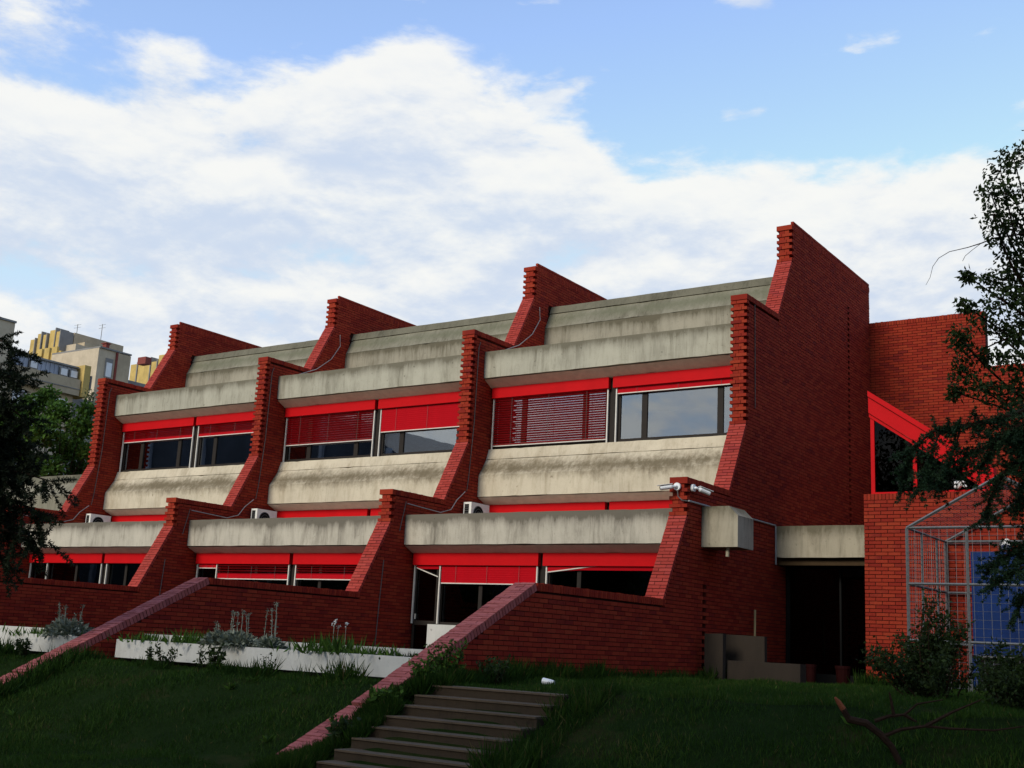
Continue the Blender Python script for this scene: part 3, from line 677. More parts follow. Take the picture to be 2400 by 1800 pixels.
# ------------------------------------------------------------------ stairs, kerb, planters
stairs = kind(thing('garden_stairs', 'worn brown concrete garden stairs climbing the grassy bank', 'stairs', (1.6, -12.2, 0.3)), 'structure')
del stairs['category']
for i in range(9):
    z1 = 1.02 - 0.12*i; y0 = -11.2 - 0.28*i
    st = MB(); st.hexa([(0.60, y0, z1-0.115), (2.62, y0, z1-0.115), (2.62, y0+0.42, z1-0.115), (0.60, y0+0.42, z1-0.115), (0.60, y0+0.006, z1), (2.62, y0+0.006, z1), (2.62, y0+0.42, z1-0.004), (0.60, y0+0.42, z1-0.004)])
    s_ = st.build('step', M['c_step'], stairs)
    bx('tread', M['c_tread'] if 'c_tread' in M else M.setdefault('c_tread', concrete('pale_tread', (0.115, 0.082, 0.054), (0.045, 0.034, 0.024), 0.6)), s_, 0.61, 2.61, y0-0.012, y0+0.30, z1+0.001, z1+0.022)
terrace = kind(MB().box(-36, -0.40, -9.3, -1.5, 0.9, 1.075).build('terrace_paving', M['c_grey']), 'structure')
def planter(x0, x1, label):
    p = thing('concrete_planter', label, 'planter', ((x0+x1)/2, -9.8, 1.03), 'white planters along the terrace edge')
    bx('front_panel', M['white'], p, x0, x1, -10.02, -9.94, 1.04, 1.345)
    bx('back_panel', M['white'], p, x0+0.02, x1, -9.46, -9.38, 1.04, 1.455)
    bx('end_panel', M['white'], p, x0, x0+0.07, -9.938, -9.462, 1.04, 1.34); bx('end_panel', M['white'], p, x1-0.07, x1, -9.938, -9.462, 1.04, 1.34)
    bx('soil_bed', M['soil'], p, x0+0.07, x1-0.07, -9.938, -9.462, 1.06, 1.30)
    bx('bearer', M['c_grey'], p, x0+0.1, x1-0.02, -9.90, -9.4, 0.985, 1.035)
    return p
planter(-7.22, -0.42, 'long white planter trough in front of the terrace door'); planter(-14.66, -7.86, 'white planter trough behind the far brick ramp')

# ------------------------------------------------------------------ plants
def tuft(pos, n, h, spread, m, name, parent, wid=0.012, lean=0.35):
    """upright blades from one root"""
    base = np.array(pos) + np.c_[RNG.normal(0, spread, n), RNG.normal(0, spread, n), np.zeros(n)]
    d = np.c_[RNG.normal(0, lean, n), RNG.normal(0, lean, n), np.ones(n)]
    return leaves(base, h*RNG.uniform(0.5, 1.0, n), wid/h*2.0, name=name, m=m, parent=parent, dirs=d, fold=0.1)
def silver_plant(x, y, z, r, stalks, label, hmax=0.55):
    p = thing('silver_leaf_plant', label, 'plant', (x, y, z), 'silver leaved plants in the planters')
    n = 900; c = RNG.normal(size=(n, 3)); c /= np.linalg.norm(c, axis=1, keepdims=True); c[:, 2] = np.abs(c[:, 2])*0.8 - 0.12
    pos = np.array([x, y, z+0.04]) + c*np.array([r, r*0.7, r*0.75])*RNG.uniform(0.4, 1, (n, 1))
    leaves(pos, RNG.uniform(0.06, 0.13, n), 0.45, name='foliage', m=M['silver'], parent=p, dirs=c + RNG.normal(0, 0.5, (n, 3)))
    for q in range(stalks):
        a = random.uniform(0, 6.28); sx, sy = x+math.cos(a)*r*0.5, y+math.sin(a)*r*0.3; h = random.uniform(0.35, 0.8)*hmax; lx = random.uniform(-0.06, 0.06)
        s_ = MB().tube([(sx, sy, z+0.1), (sx+lx*0.4, sy, z+0.1+h*0.6), (sx+lx, sy, z+0.1+h)], [0.006, 0.005, 0.004], 5).build('flower_stalk', M['c_stalk'], p)
        k = 26; t_ = RNG.random(k); pp = np.c_[sx+lx*t_, sy+0*t_, z+0.1+h*t_]
        leaves(pp, RNG.uniform(0.02, 0.06, k), 0.35, name='stalk_leaves', m=M['silver'], parent=s_, dirs=RNG.normal(size=(k, 3)) + [0, 0, 0.8])
        k = 22; pp = np.array([sx+lx, sy, z+0.1+h]) + RNG.normal(0, 0.018, (k, 3))
        leaves(pp, RNG.uniform(0.015, 0.03, k), 0.6, name='flower_head', m=M['silver'], parent=s_)
M['c_stalk'] = plain('pale_stalk', (0.22, 0.24, 0.19), 0.8, 0.2)
silver_plant(-4.35, -9.90, 1.33, 0.34, 6, 'silver leaved bush with tall flower stalks hanging over the long planter', 0.62)
silver_plant(-4.85, -9.84, 1.33, 0.30, 3, 'smaller silver leaved bush between tall grass and the flowering one', 0.42)
silver_plant(-3.80, -9.76, 1.32, 0.24, 4, 'thin silver plant with the tallest flower stalks in the long planter', 0.95)
silver_plant(-8.9, -9.8, 1.33, 0.50, 9, 'silver leaved bush in the planter behind the far ramp', 0.62)
def grass_plant(x, y, z, n, h, label, flowers=0, spread=0.16, m='leaf_mid'):
    p = thing('grassy_plant', label, 'plant', (x, y, z), 'green plants in the planters')
    tuft((x, y, z), n//2, h, spread, M[m], 'blades', p, 0.016, 0.42); tuft((x+spread*0.3, y, z), n//3, h*0.6, spread*1.3, M[m], 'low_leaves', p, 0.03, 0.8)
    for q in range(flowers):
        fx = x+random.uniform(-0.3, 0.3); fh = h*random.uniform(1.1, 1.55)
        s_ = MB().tube([(fx, y, z), (fx+random.uniform(-.06, .06), y, z+fh)], 0.004, 4).build('flower_stem', M['c_stalk'], p); k = 14
        tip = np.array(s_.data.vertices[-1].co)
        leaves(tip + RNG.normal(0, 0.012, (k, 3)), 0.03, 0.6, name='petals', m=M['petal'], parent=s_)
grass_plant(-5.65, -9.75, 1.30, 260, 0.36, 'bright green bushy plant in the left half of the long planter')
grass_plant(-6.75, -9.72, 1.30, 200, 0.26, 'low green plant at the brick ramp end of the long planter', 0, 0.22)
grass_plant(-2.45, -9.72, 1.30, 420, 0.38, 'grassy clump with small white flowers in the long planter', 4, 0.26)
grass_plant(-1.55, -9.70, 1.30, 160, 0.26, 'low green clump in the long planter near the terrace door', 0, 0.2)
grass_plant(-0.95, -9.72, 1.28, 160, 0.16, 'dark low weed at the terrace end of the long planter', 0, 0.12, 'leaf_dark')
grass_plant(-9.9, -9.7, 1.28, 220, 0.28, 'green clump left of the silver bush in the far planter', 0, 0.25)
grass_plant(-8.0, -9.66, 1.28, 160, 0.30, 'green clump right of the silver bush in the far planter', 0, 0.2)
def weed(x, y, h, r, n, label, m='leaf_mid', size=(0.035, 0.08)):
    z = float(gz(x, y)); p = thing('weed_plant', label, 'plant', (x, y, z), 'weeds growing on the bank')
    ns = max(4, n//40); stem = MB()
    tips = []
    for q in range(ns):
        a = random.uniform(0, 6.28); rr = r*random.uniform(0.2, 1); hh = h*random.uniform(0.55, 1)
        e = (x+math.cos(a)*rr, y+math.sin(a)*rr, z+hh); stem.tube([(x+math.cos(a)*rr*.3, y+math.sin(a)*rr*.3, z-0.02), e], [0.005, 0.002], 4); tips.append(e)
    kind(stem.build('stems', M['wood'], p, fix=False), 'stuff')
    tips = np.array(tips); i = RNG.integers(0, ns, n); f = RNG.uniform(0.15, 1.0, (n, 1))
    pos = np.array([x, y, z])*(1-f) + tips[i]*f + RNG.normal(0, 0.02, (n, 3))
    leaves(pos, RNG.uniform(*size, n), 0.5, name='foliage', m=M[m], parent=p)
weed(-5.85, -10.35, 0.36, 0.16, 150, 'dark leafy weed against the white planter front', 'leaf_dark')
weed(-5.45, -10.40, 0.44, 0.20, 240, 'taller double-stemmed dark weed against the white planter', 'leaf_dark')
weed(-4.10, -10.55, 0.45, 0.22, 260, 'broad leaved weed below the silver bush on the bank', 'leaf_dark', (0.06, 0.12))
weed(-4.6, -10.45, 0.50, 0.12, 120, 'narrow upright weed below the silver bush', 'leaf_dark')
weed(-3.05, -10.45, 0.60, 0.16, 70, 'thin spindly weed with seed heads before the planter', 'leaf_dark', (0.03, 0.06))
weed(-8.95, -10.6, 0.42, 0.30, 420, 'dark round shrub in front of the far planter', 'leaf_dark')
weed(0.42, -11.1, 0.50, 0.30, 1000, 'tall green weeds between the ramp top and the stairs')
weed(0.38, -11.75, 0.38, 0.26, 900, 'dense weeds beside the second stair tread', 'leaf_mid', (0.05, 0.12))
weed(0.35, -12.4, 0.30, 0.24, 700, 'broad leaved weeds beside the lower stair treads', 'leaf_dark', (0.06, 0.13))
weed(0.30, -10.5, 0.68, 0.30, 900, 'feathery weeds against the foot of the brick ramp')
weed(0.55, -9.7, 0.38, 0.3, 500, 'low weeds at the top of the stairs by the brick wall', 'leaf_dark')
weed(-0.15, -12.05, 0.26, 0.12, 120, 'small weed overgrowing the break in the brick kerb')

# ------------------------------------------------------------------ things on and around the school
def ac_unit(k, label):
    X = -(4-k)*P + 0.09; y0, y1, z0, z1 = -0.14, 0.62, 4.38, 4.95
    o = thing('ac_unit', label, 'air conditioner', (X+0.12, 0.24, z0), 'air conditioner units on the middle terraces')
    bx('casing', M['ac'], o, X, X+0.235, y0, y1, z0, z1)
    bx('side_grille', M['black'], o, X+0.035, X+0.165, y0-0.004, y0+0.003, z0+0.05, z1-0.05)
    for q in range(8): bx('grille_bar', M['galv'], o, X+0.037, X+0.163, y0-0.009, y0-0.005, z0+0.08+0.055*q, z0+0.088+0.055*q)
    c = MB(); R_ = 0.215; cy, cz = y0+0.30, z0+0.285; pts = [(cy+R_*math.cos(2*math.pi*i/28), cz+R_*math.sin(2*math.pi*i/28)) for i in range(28)]
    c.prism(pts, X+0.234, X+0.240).build('fan_opening', M['black'], o)
    for rr in (0.07, 0.14, 0.205):
        g = MB(); g.tube([(X+0.247, cy+rr*math.cos(2*math.pi*i/24), cz+rr*math.sin(2*math.pi*i/24)) for i in range(25)], 0.004, 4, cap=False); g.build('fan_guard_ring', M['galv'], o)
    b = MB(); b.tube([(X+0.243, cy-0.19, cz), (X+0.243, cy+0.19, cz)], 0.012, 5); b.build('fan_blade', M['galv'], o)
    bx('brand_plate', M['galv'], o, X+0.234, X+0.238, y1-0.20, y1-0.05, z0+0.25, z0+0.31)
ac_unit(3, 'white air conditioner on the terrace beside the tallest nearest fin bay'); ac_unit(2, 'white air conditioner on the terrace of the middle bay'); ac_unit(1, 'white air conditioner on the terrace of the bay by the pine')
def cctv(base, d, n, label):
    base, d, n = Vector(base), Vector(d).normalized(), Vector(n)
    o = thing('security_camera', label, 'camera', base, 'security cameras on the fin wall')
    MB().tube([base, base+n*0.05], 0.075, 14).build('mount', M['plasticw'], o)
    j = base + n*0.09; MB().tube([base+n*0.04, j, j+d*0.08], [0.03, 0.026, 0.02], 8).build('arm', M['plasticw'], o)
    MB().tube([j+d*0.06, j+d*0.09, j+d*0.30, j+d*0.31], [0.03, 0.048, 0.045, 0.04], 12).build('housing', M['plasticw'], o)
    MB().tube([j+d*0.305, j+d*0.314], 0.032, 10).build('lens', M['black'], o)
    sh = d.cross(Vector((0, 0, 1))).normalized()*0.055; up = Vector((0, 0, 0.052)); a, b = j+d*0.07, j+d*0.37
    MB().hexa([a-sh+up, b-sh+up, b+sh+up, a+sh+up, a-sh+up*1.15, b-sh+up*1.15, b+sh+up*1.15, a+sh+up*1.15]).build('sun_shield', M['plasticw'], o)
cctv((-0.20, -2.76, 4.745), (-0.75, -0.60, -0.18), (0, -1, 0), 'white security camera pointing along the terraces'); cctv((0.006, -2.55, 4.74), (0.45, 0.65, -0.22), (1, 0, 0), 'white security camera pointing towards the entrance')
cable([(-0.19, -2.80, 4.72), (-0.17, -2.80, 4.55), (-0.08, -2.80, 4.47), (0.02, -2.74, 4.46)], 0.012)

cage = thing('wire_cage', 'grey gabled wire mesh cage beside the entrance', 'cage', (5.6, -0.8, 1.1))
cx0, cx1, cy0, cy1, ce, cr = 4.0, 7.2, -2.11, 0.42, 3.96, 4.84; cm = (cx0+cx1)/2
def rod(name, a, b, w=0.028, m='galv', parent=None): return MB().tube([a, b], w, 4).build(name, M[m], parent or cage)
for yy in (cy0, cy1):
    for xx in (cx0, 5.02, 6.1, cx1): rod('post', (xx, yy, 1.0), (xx, yy, ce))
    for zz in (2.01, 2.98, ce): rod('rail', (cx0, yy, zz), (cx1, yy, zz), 0.024)
    rod('gable_rafter', (cx0, yy, ce), (cm, yy, cr)); rod('gable_rafter', (cx1, yy, ce), (cm, yy, cr))
for yy in (-1.19, -0.2): rod('post', (cx0, yy, 1.0), (cx0, yy, ce), 0.022)
for zz in (2.01, 2.98, ce): rod('rail', (cx0, cy0, zz), (cx0, cy1, zz), 0.024)
rod('ridge', (cm, cy0, cr), (cm, cy1, cr))
def wires(o0, u, nu, v, nv, name):
    o0, u, v = Vector(o0), Vector(u), Vector(v); w = MB(); r = 0.0035
    for i in range(nu+1): a = o0+u*(i/nu); w.tube([a, a+v], r, 3, cap=False)
    for i in range(nv+1): a = o0+v*(i/nv); w.tube([a, a+u], r, 3, cap=False)
    kind(w.build(name, M['galv'], cage, fix=False), 'stuff')
wires((cx0, cy0, 1.1), (cx1-cx0, 0, 0), 23, (0, 0, ce-1.1), 20, 'wire_mesh'); wires((cx0, cy0, 1.1), (0, cy1-cy0, 0), 18, (0, 0, ce-1.1), 20, 'wire_mesh')
wires((cx0, cy0, ce), (cm-cx0, 0, cr-ce), 13, (0, cy1-cy0, 0), 18, 'wire_mesh'); wires((cx1, cy0, ce), (cm-cx1, 0, cr-ce), 13, (0, cy1-cy0, 0), 18, 'wire_mesh')
cab = thing('metal_cabinet', 'blue metal cabinet standing inside the wire cage', 'cabinet', (5.4, 0.15, 1.1))
bx('cabinet_body', M['blue'], cab, 4.60, 6.4, -0.15, 0.40, 1.80, 3.72); bx('cabinet_base', M['blue'], cab, 4.57, 4.70, -0.15, 0.40, 1.1, 1.80); bx('vent_opening', M['black'], cab, 4.70, 6.38, -0.10, 0.40, 1.12, 1.79)
bx('rail_trim', M['galv'], cab, 4.66, 6.42, -0.17, -0.152, 1.785, 1.82); bx('door_seam', M['black'], cab, 5.50, 5.508, -0.154, -0.149, 1.85, 3.68)
lamp = thing('wall_lamp', 'small pale wall lamp above the blue cabinet', 'lamp', (5.15, 0.5, 3.9)); bx('bracket', M['galv'], lamp, 5.10, 5.20, 0.33, 0.495, 3.88, 3.93); MB().tube([(5.15, 0.28, 3.84), (5.15, 0.36, 3.98)], [0.10, 0.05], 10).build('lamp_hood', M['ac'], lamp)
wb = MB().tube([(4.14, 0.80, 5.05), (4.18, 0.80, 5.14), (4.24, 0.79, 5.2), (4.33, 0.80, 5.07)], [0.05, 0.09, 0.07, 0.03], 7).build('white_object', M['plasticw']); tag(wb, 'crumpled white object under the sloping red beam', 'bag')  # small crumpled white shape at the low end of the beam
sl1 = MB().prism([(0.18, 1.0), (0.56, 1.0), (0.56, 1.99), (0.18, 1.98)], -2.26, -2.12, 'Y').build('concrete_slab', M['c_grey']); tag(sl1, 'narrow upright concrete slab against the brick fin wall', 'slab')
sl2 = MB().prism([(0.34, 1.0), (1.16, 1.0), (1.15, 1.975), (0.34, 1.99)], -1.68, -1.56, 'Y').build('concrete_slab', M['c_grey']); tag(sl2, 'square dark concrete slab standing behind the low block', 'slab')
sl3 = MB().box(0.58, 2.02, -2.1, -1.8, 1.0, 1.50).build('concrete_block', M['c_grey']); tag(sl3, 'long low concrete block in the grass before the entrance', 'block')
for (x0, x1, lb) in ((1.18, 1.40, 'small dark red pot by the low concrete block'), (1.80, 2.10, 'wider dark red pot in the entrance doorway')):
    t_ = thing('plant_pot', lb, 'pot', ((x0+x1)/2, 0.4, 1.08)); xm, r = (x0+x1)/2, (x1-x0)/2
    MB().tube([(xm, 0.4, 1.08), (xm, 0.4, 1.44)], [r*0.8, r], 14).build('pot_body', M['red_dark'], t_); MB().tube([(xm, 0.4, 1.44), (xm, 0.4, 1.50)], r*1.08, 14).build('rim', M['red_dark'], t_)
stick = MB().tube([(0.13, 0.25, 1.5), (0.12, 0.28, 2.55)], 0.022, 6).build('wooden_stick', M['c_stick'] if 'c_stick' in M else M.setdefault('c_stick', plain('pale_wood', (0.45, 0.33, 0.16), 0.8, 0.2))); tag(stick, 'pale wooden stick leaning on the brick behind the slabs', 'stick')
cup = thing('paper_cup', 'crushed white cup lying on the grass by the stairs', 'cup', (1.24, -9.39, 1.08)); MB().tube([(1.16, -9.39, 1.125), (1.25, -9.39, 1.12), (1.32, -9.37, 1.115)], [0.048, 0.04, 0.028], 10, cap=False).build('cup_wall', M['plasticw'], cup); MB().tube([(1.318, -9.371, 1.115), (1.324, -9.37, 1.115)], 0.028, 10).build('cup_base', M['plasticw'], cup)

# ------------------------------------------------------------------ background houses
def far(p): return tuple(CAM + (np.array(p) - CAM)*1.3)
def fbox(name, m, parent, a, b): a, b = far(a), far(b); return MB().box(min(a[0], b[0]), max(a[0], b[0]), min(a[1], b[1]), max(a[1], b[1]), min(a[2], b[2]), max(a[2], b[2])).build(name, M[m], parent)
mb_ = thing('apartment_building', 'pale apartment block with blue grey mansard roof and roof windows', 'building', far((-80, 30, 0)))
fbox('wall', 'bg_beige', mb_, (-90, 14, -1), (-75.1, 35.2, 20.9)); fbox('parapet_band', 'bg_beige', mb_, (-75.1, 14, 19.85), (-74.6, 35.4, 21.2)); fbox('parapet_rail', 'bg_grey', mb_, (-75, 14, 20.35), (-74.55, 35.4, 20.42))
a_, b_ = far((-75.2, 14, 21.2)), far((-75.2, 35.3, 21.2)); top = far((-75.9, 14, 22.2))
MB().prism([(a_[1], a_[2]), (b_[1], b_[2]), (b_[1], top[2]), (a_[1], top[2])], a_[0]-9, a_[0]).build('mansard_roof', M['bg_slate'], mb_)
for q in range(40):
    y = 20+q*0.40
    if y < 35: fbox('roof_seam', 'bg_slate', mb_, (-75.2, y, 21.22), (-75.12, y+0.05, 22.16))
fbox('roof_edge', 'bg_grey', mb_, (-80, 14, 22.2), (-75.0, 35.4, 22.34))
for y0 in (22.6, 25.4, 28.1, 30.8, 33.6, 34.55): w_ = fbox('roof_window', 'bg_grey', mb_, (-75.2, y0, 21.3), (-74.98, y0+0.78, 21.98)); fbox('pane', 'bg_win', w_, (-75, y0+0.1, 21.36), (-74.94, y0+0.68, 21.90))
for s_ in range(5):
    zb = 18.4 - s_*2.5
    fbox('balcony_band', 'bg_pale' if s_ % 2 else 'bg_beige', mb_, (-75.1, 14, zb-1.3), (-74.7, 35.3, zb-0.4))
    for q in range(8):
        y0 = 20.2+q*1.9; w_ = fbox('window', 'bg_win', mb_, (-75.15, y0, zb-0.3), (-75.02, y0+1.2, zb+1.0)); fbox('pane', 'bg_dark', w_, (-75.03, y0+0.65, zb-0.2), (-74.98, y0+1.1, zb+0.9))
fbox('yellow_pier', 'bg_yellow', mb_, (-76, 35.5, 19.8), (-74.4, 36.1, 22.5)); fbox('pier_slot', 'bg_dark', mb_, (-74.5, 36.12, 20.5), (-74.38, 36.3, 21.7)); fbox('rear_wing', 'bg_grey', mb_, (-84, 36.2, 0), (-77, 47, 20.2))
tw = thing('apartment_building', 'beige block with ribbed yellow parapet towers and antennas', 'building', far((-95, 48, 0)))
for q, (xa, xb, zt) in enumerate(((-97.0, -96.2, 29.2), (-96.1, -95.2, 29.75), (-94.9, -94.3, 29.5), (-94.1, -92.9, 29.9), (-92.8, -92.1, 29.6))):
    fbox('ribbed_panel', 'bg_yellow', tw, (xa, 44.6+0.15*(q % 2), 25.5), (xb, 46, zt)); fbox('rib', 'bg_grey', tw, (xb, 44.5, 25.5), (xb+0.12, 46, zt+0.12))
fbox('tower_wall', 'bg_beige', tw, (-97, 46.1, 0), (-92, 52, 29.8)); fbox('tower_slot', 'bg_grey', tw, (-92.02, 46.6, 28.2), (-91.9, 48.6, 28.7))
fbox('stair_wing', 'bg_pale', tw, (-96, 45.3, 0), (-90.4, 48.0, 28.3)); fbox('stair_wing_roof', 'bg_beige', tw, (-95, 46.4, 28.3), (-90.6, 48.0, 28.75)); fbox('lower_wing', 'bg_beige', tw, (-96, 43.2, 0), (-89.5, 45.25, 26.1)); fbox('lower_parapet', 'bg_yellow', tw, (-93.2, 43.1, 26.1), (-89.4, 43.4, 27.0))
for q in range(3): fbox('wing_rib', 'bg_yellow', tw, (-93.0+1.2*q, 42.9, 24.5), (-92.2+1.2*q, 43.15, 27.4))
w_ = fbox('window', 'bg_grey', tw, (-90.45, 45.7, 26.85), (-90.3, 46.6, 27.55)); fbox('pane', 'bg_win', w_, (-90.32, 45.78, 26.9), (-90.26, 46.5, 27.4))
dish = MB().tube([far((-90.2, 46.95, 26.8)), far((-90.0, 46.93, 26.8))], [0.40, 0.36], 12).build('satellite_dish', M['ac'], tw); fbox('ac_box', 'ac', tw, (-90.4, 47.3, 26.3), (-90.0, 47.8, 26.6))
for (px_, py_, h_) in ((-93, 47, 1.3), (-91.2, 48.6, 1.5)):
    b0 = far((px_, py_, 29.6)); an = MB(); an.tube([b0, (b0[0], b0[1], b0[2]+h_*1.4)], 0.05, 4)
    for f in (0.75, 0.95): an.tube([(b0[0]-0.7, b0[1], b0[2]+h_*1.4*f), (b0[0]+0.7, b0[1], b0[2]+h_*1.4*f)], 0.02, 4)
    an.build('antenna', M['bg_grey'], tw)
fbox('chimney', 'bg_redpipe', tw, (-91.2, 48.9, 27), (-90.6, 49.3, 29.2)); fbox('chimney_cap', 'bg_redpipe', tw, (-91.3, 48.8, 29.2), (-90.5, 49.4, 29.3)); fbox('roof_hut', 'bg_redpipe', tw, (-85.2, 48.8, 26.5), (-84, 49.5, 27.2))
cb = thing('apartment_building', 'beige stair block with tall white window and red downpipe', 'building', far((-82, 42, 0)))
fbox('wall', 'bg_pale', cb, (-87, 40.6, 0), (-80, 44.0, 25.75)); fbox('side_panel', 'bg_beige', cb, (-80.05, 42.6, 0), (-79.9, 44.02, 25.7)); fbox('roof_edge', 'bg_grey', cb, (-87, 40.6, 25.76), (-79.85, 44.05, 25.9))
w_ = fbox('window', 'bg_grey', cb, (-80.05, 41.4, 23.2), (-79.93, 42.2, 25.0)); fbox('pane', 'bg_win', w_, (-79.96, 41.52, 23.3), (-79.90, 42.1, 24.6)); fbox('downpipe', 'bg_redpipe', cb, (-79.98, 42.42, 0), (-79.82, 42.58, 25.7)); fbox('lower_wing', 'bg_grey', cb, (-90, 44.1, 0), (-82, 56, 24))
fb = thing('apartment_building', 'farthest yellow ribbed tower behind the brick fin', 'building', far((-104, 66, 0)))
for q, (xa, xb, zt) in enumerate(((-107.2, -106.0, 32.0), (-105.8, -103.6, 32.4), (-103.4, -102.4, 32.0), (-102.2, -99.8, 32.7), (-99.6, -98, 32.4))):
    fbox('ribbed_panel', 'bg_yellow', fb, (xa, 64.6, 28), (xb, 66, zt)); fbox('rib', 'bg_grey', fb, (xb, 64.5, 28), (xb+0.15, 66, zt+0.2))
fbox('wall', 'bg_beige', fb, (-107.2, 66.1, 0), (-98, 72, 32.2)); fbox('lower_wall', 'bg_grey', fb, (-110, 63, 0), (-96, 66.05, 28.4))
lb_ = thing('apartment_building', 'plain beige gable block behind the dark pine', 'building', far((-74, 24, 0))); fbox('wall', 'bg_pale', lb_, (-85, 16, 0), (-70, 26.0, 23.2)); fbox('roof_edge', 'bg_grey', lb_, (-85, 16, 23.2), (-69.9, 26.05, 23.35))
rh = thing('brick_pavilion', 'low dark red brick wall behind the grey terrace roof', 'wall', (-32, 4, 1)); MB().box(-44, -27.3, 3.0, 7.0, 1.0, 6.72).build('wall', M['red_brickfar'] if 'red_brickfar' in M else M.setdefault('red_brickfar', plain('far_brick', (0.26, 0.04, 0.025), 0.9, 0.2)), rh); MB().box(-44.1, -27.2, 2.95, 7.05, 6.72, 6.82).build('coping', M['red_brickfar'], rh)

# ------------------------------------------------------------------ trees
def at(px, py, D): return CAM + D*(AF + AR*((px-1200)/2400/FPX) - AU*((py-900)/2400/FPX))
def clump_pts(c, r, n, flat=0.85):
    d = RNG.normal(size=(n, 3)); d /= np.linalg.norm(d, axis=1, keepdims=True); f = RNG.random((n, 1))**0.45
    return np.array(c) + d*f*np.array([r, r, r*flat])
def limb(mb, a, b, r0, r1, bend=0.12, n=5):
    a, b = np.array(a, float), np.array(b, float); L = np.linalg.norm(b-a); off = RNG.normal(0, bend*L*0.5, 3); pts = []
    for i in range(n+1):
        t = i/n; pts.append(tuple(a*(1-t) + b*t + off*math.sin(math.pi*t)*0.6))
    mb.tube(pts, list(np.linspace(r0, r1, n+1)), 6)
def leafy_tree(name, label, base, fork, clumps, leaf, n_per, m, group=None, droop=0.0, trunk_r=0.2, twigs=True, tone_sun=True):
    t = thing(name, label, 'tree', tuple(base), group)
    tr = MB(); limb(tr, base, fork, trunk_r, trunk_r*0.6, 0.06, 7); tr.build('trunk', M['wood'], t, fix=False)
    bm = MB()
    for (c, r) in clumps:
        f = np.array(fork) + (np.array(base)-np.array(fork))*random.uniform(0, 0.35)
        limb(bm, f, c, trunk_r*0.22, trunk_r*0.05, 0.15)
        if twigs:
            for q in range(5): limb(bm, c, clump_pts(c, r, 1)[0], trunk_r*0.05, trunk_r*0.02, 0.2, 3)
    kind(bm.build('branches', M['wood'], t, fix=False), 'stuff')
    P_, T_ = [], []
    for (c, r) in clumps:
        n = int(n_per*max(0.4, (r/np.mean([q[1] for q in clumps]))**2)); p = clump_pts(c, r, n); P_.append(p)
        T_.append(np.clip(0.45 + RNG.normal(0, 0.22, n) + RNG.normal(0, 0.15), 0, 1))
    pos = np.concatenate(P_); d = RNG.normal(size=pos.shape); d[:, 2] -= droop
    leaves(pos, RNG.uniform(*leaf, len(pos)), 0.5, name='crown', m=M[m], parent=t, dirs=d, tone=np.concatenate(T_))
    return t
# leafy tree leaning into the frame on the right
D = 14.0
rc = [(2375, 365, 38), (2345, 400, 42), (2322, 452, 40), (2368, 452, 48), (2328, 505, 40), (2385, 520, 52), (2345, 555, 42), (2382, 605, 48), (2362, 650, 34), (2395, 690, 52), (2318, 655, 34), (2268, 648, 18), (2350, 700, 50), (2262, 716, 24), (2300, 745, 48), (2352, 775, 46), (2396, 760, 55), (2246, 790, 32), (2272, 835, 48), (2330, 835, 36), (2388, 858, 52), (2252, 880, 38), (2304, 905, 46), (2352, 925, 46), (2392, 930, 50), (2240, 920, 20)]
rc += [(2460+random.uniform(-20, 60), y, 95) for y in range(330, 960, 70)] + [(2600+random.uniform(-30, 60), y, 130) for y in range(300, 1000, 100)]
cl = [(at(x, y, D+random.uniform(-0.5, 0.5)), r*D/2791.2) for x, y, r in rc]
b0 = at(2640, 1500, D+0.3); b0[2] = float(gz(b0[0], b0[1])) - 0.1
rt = leafy_tree('leafy_tree', 'tall leafy tree with small drooping dark leaves beside the entrance', b0, at(2580, 760, D+0.2), cl, (0.045, 0.090), 340, 'leaf_dark', None, 0.7, 0.13)
tw_ = MB(); D2 = 13.8; tw_.tube([at(x, y, D2) for x, y in ((2420, 545), (2330, 558), (2300, 570), (2268, 580), (2225, 590), (2200, 605), (2186, 625), (2180, 650), (2170, 668))], [0.012, 0.009, 0.007, 0.005, 0.004, 0.0035, 0.003, 0.0025, 0.002], 4)
tw_.tube([at(x, y, D2) for x, y in ((2300, 570), (2280, 585), (2262, 600), (2256, 612))], 0.003, 4); tw_.build('bare_twig', M['wood'], rt, fix=False)
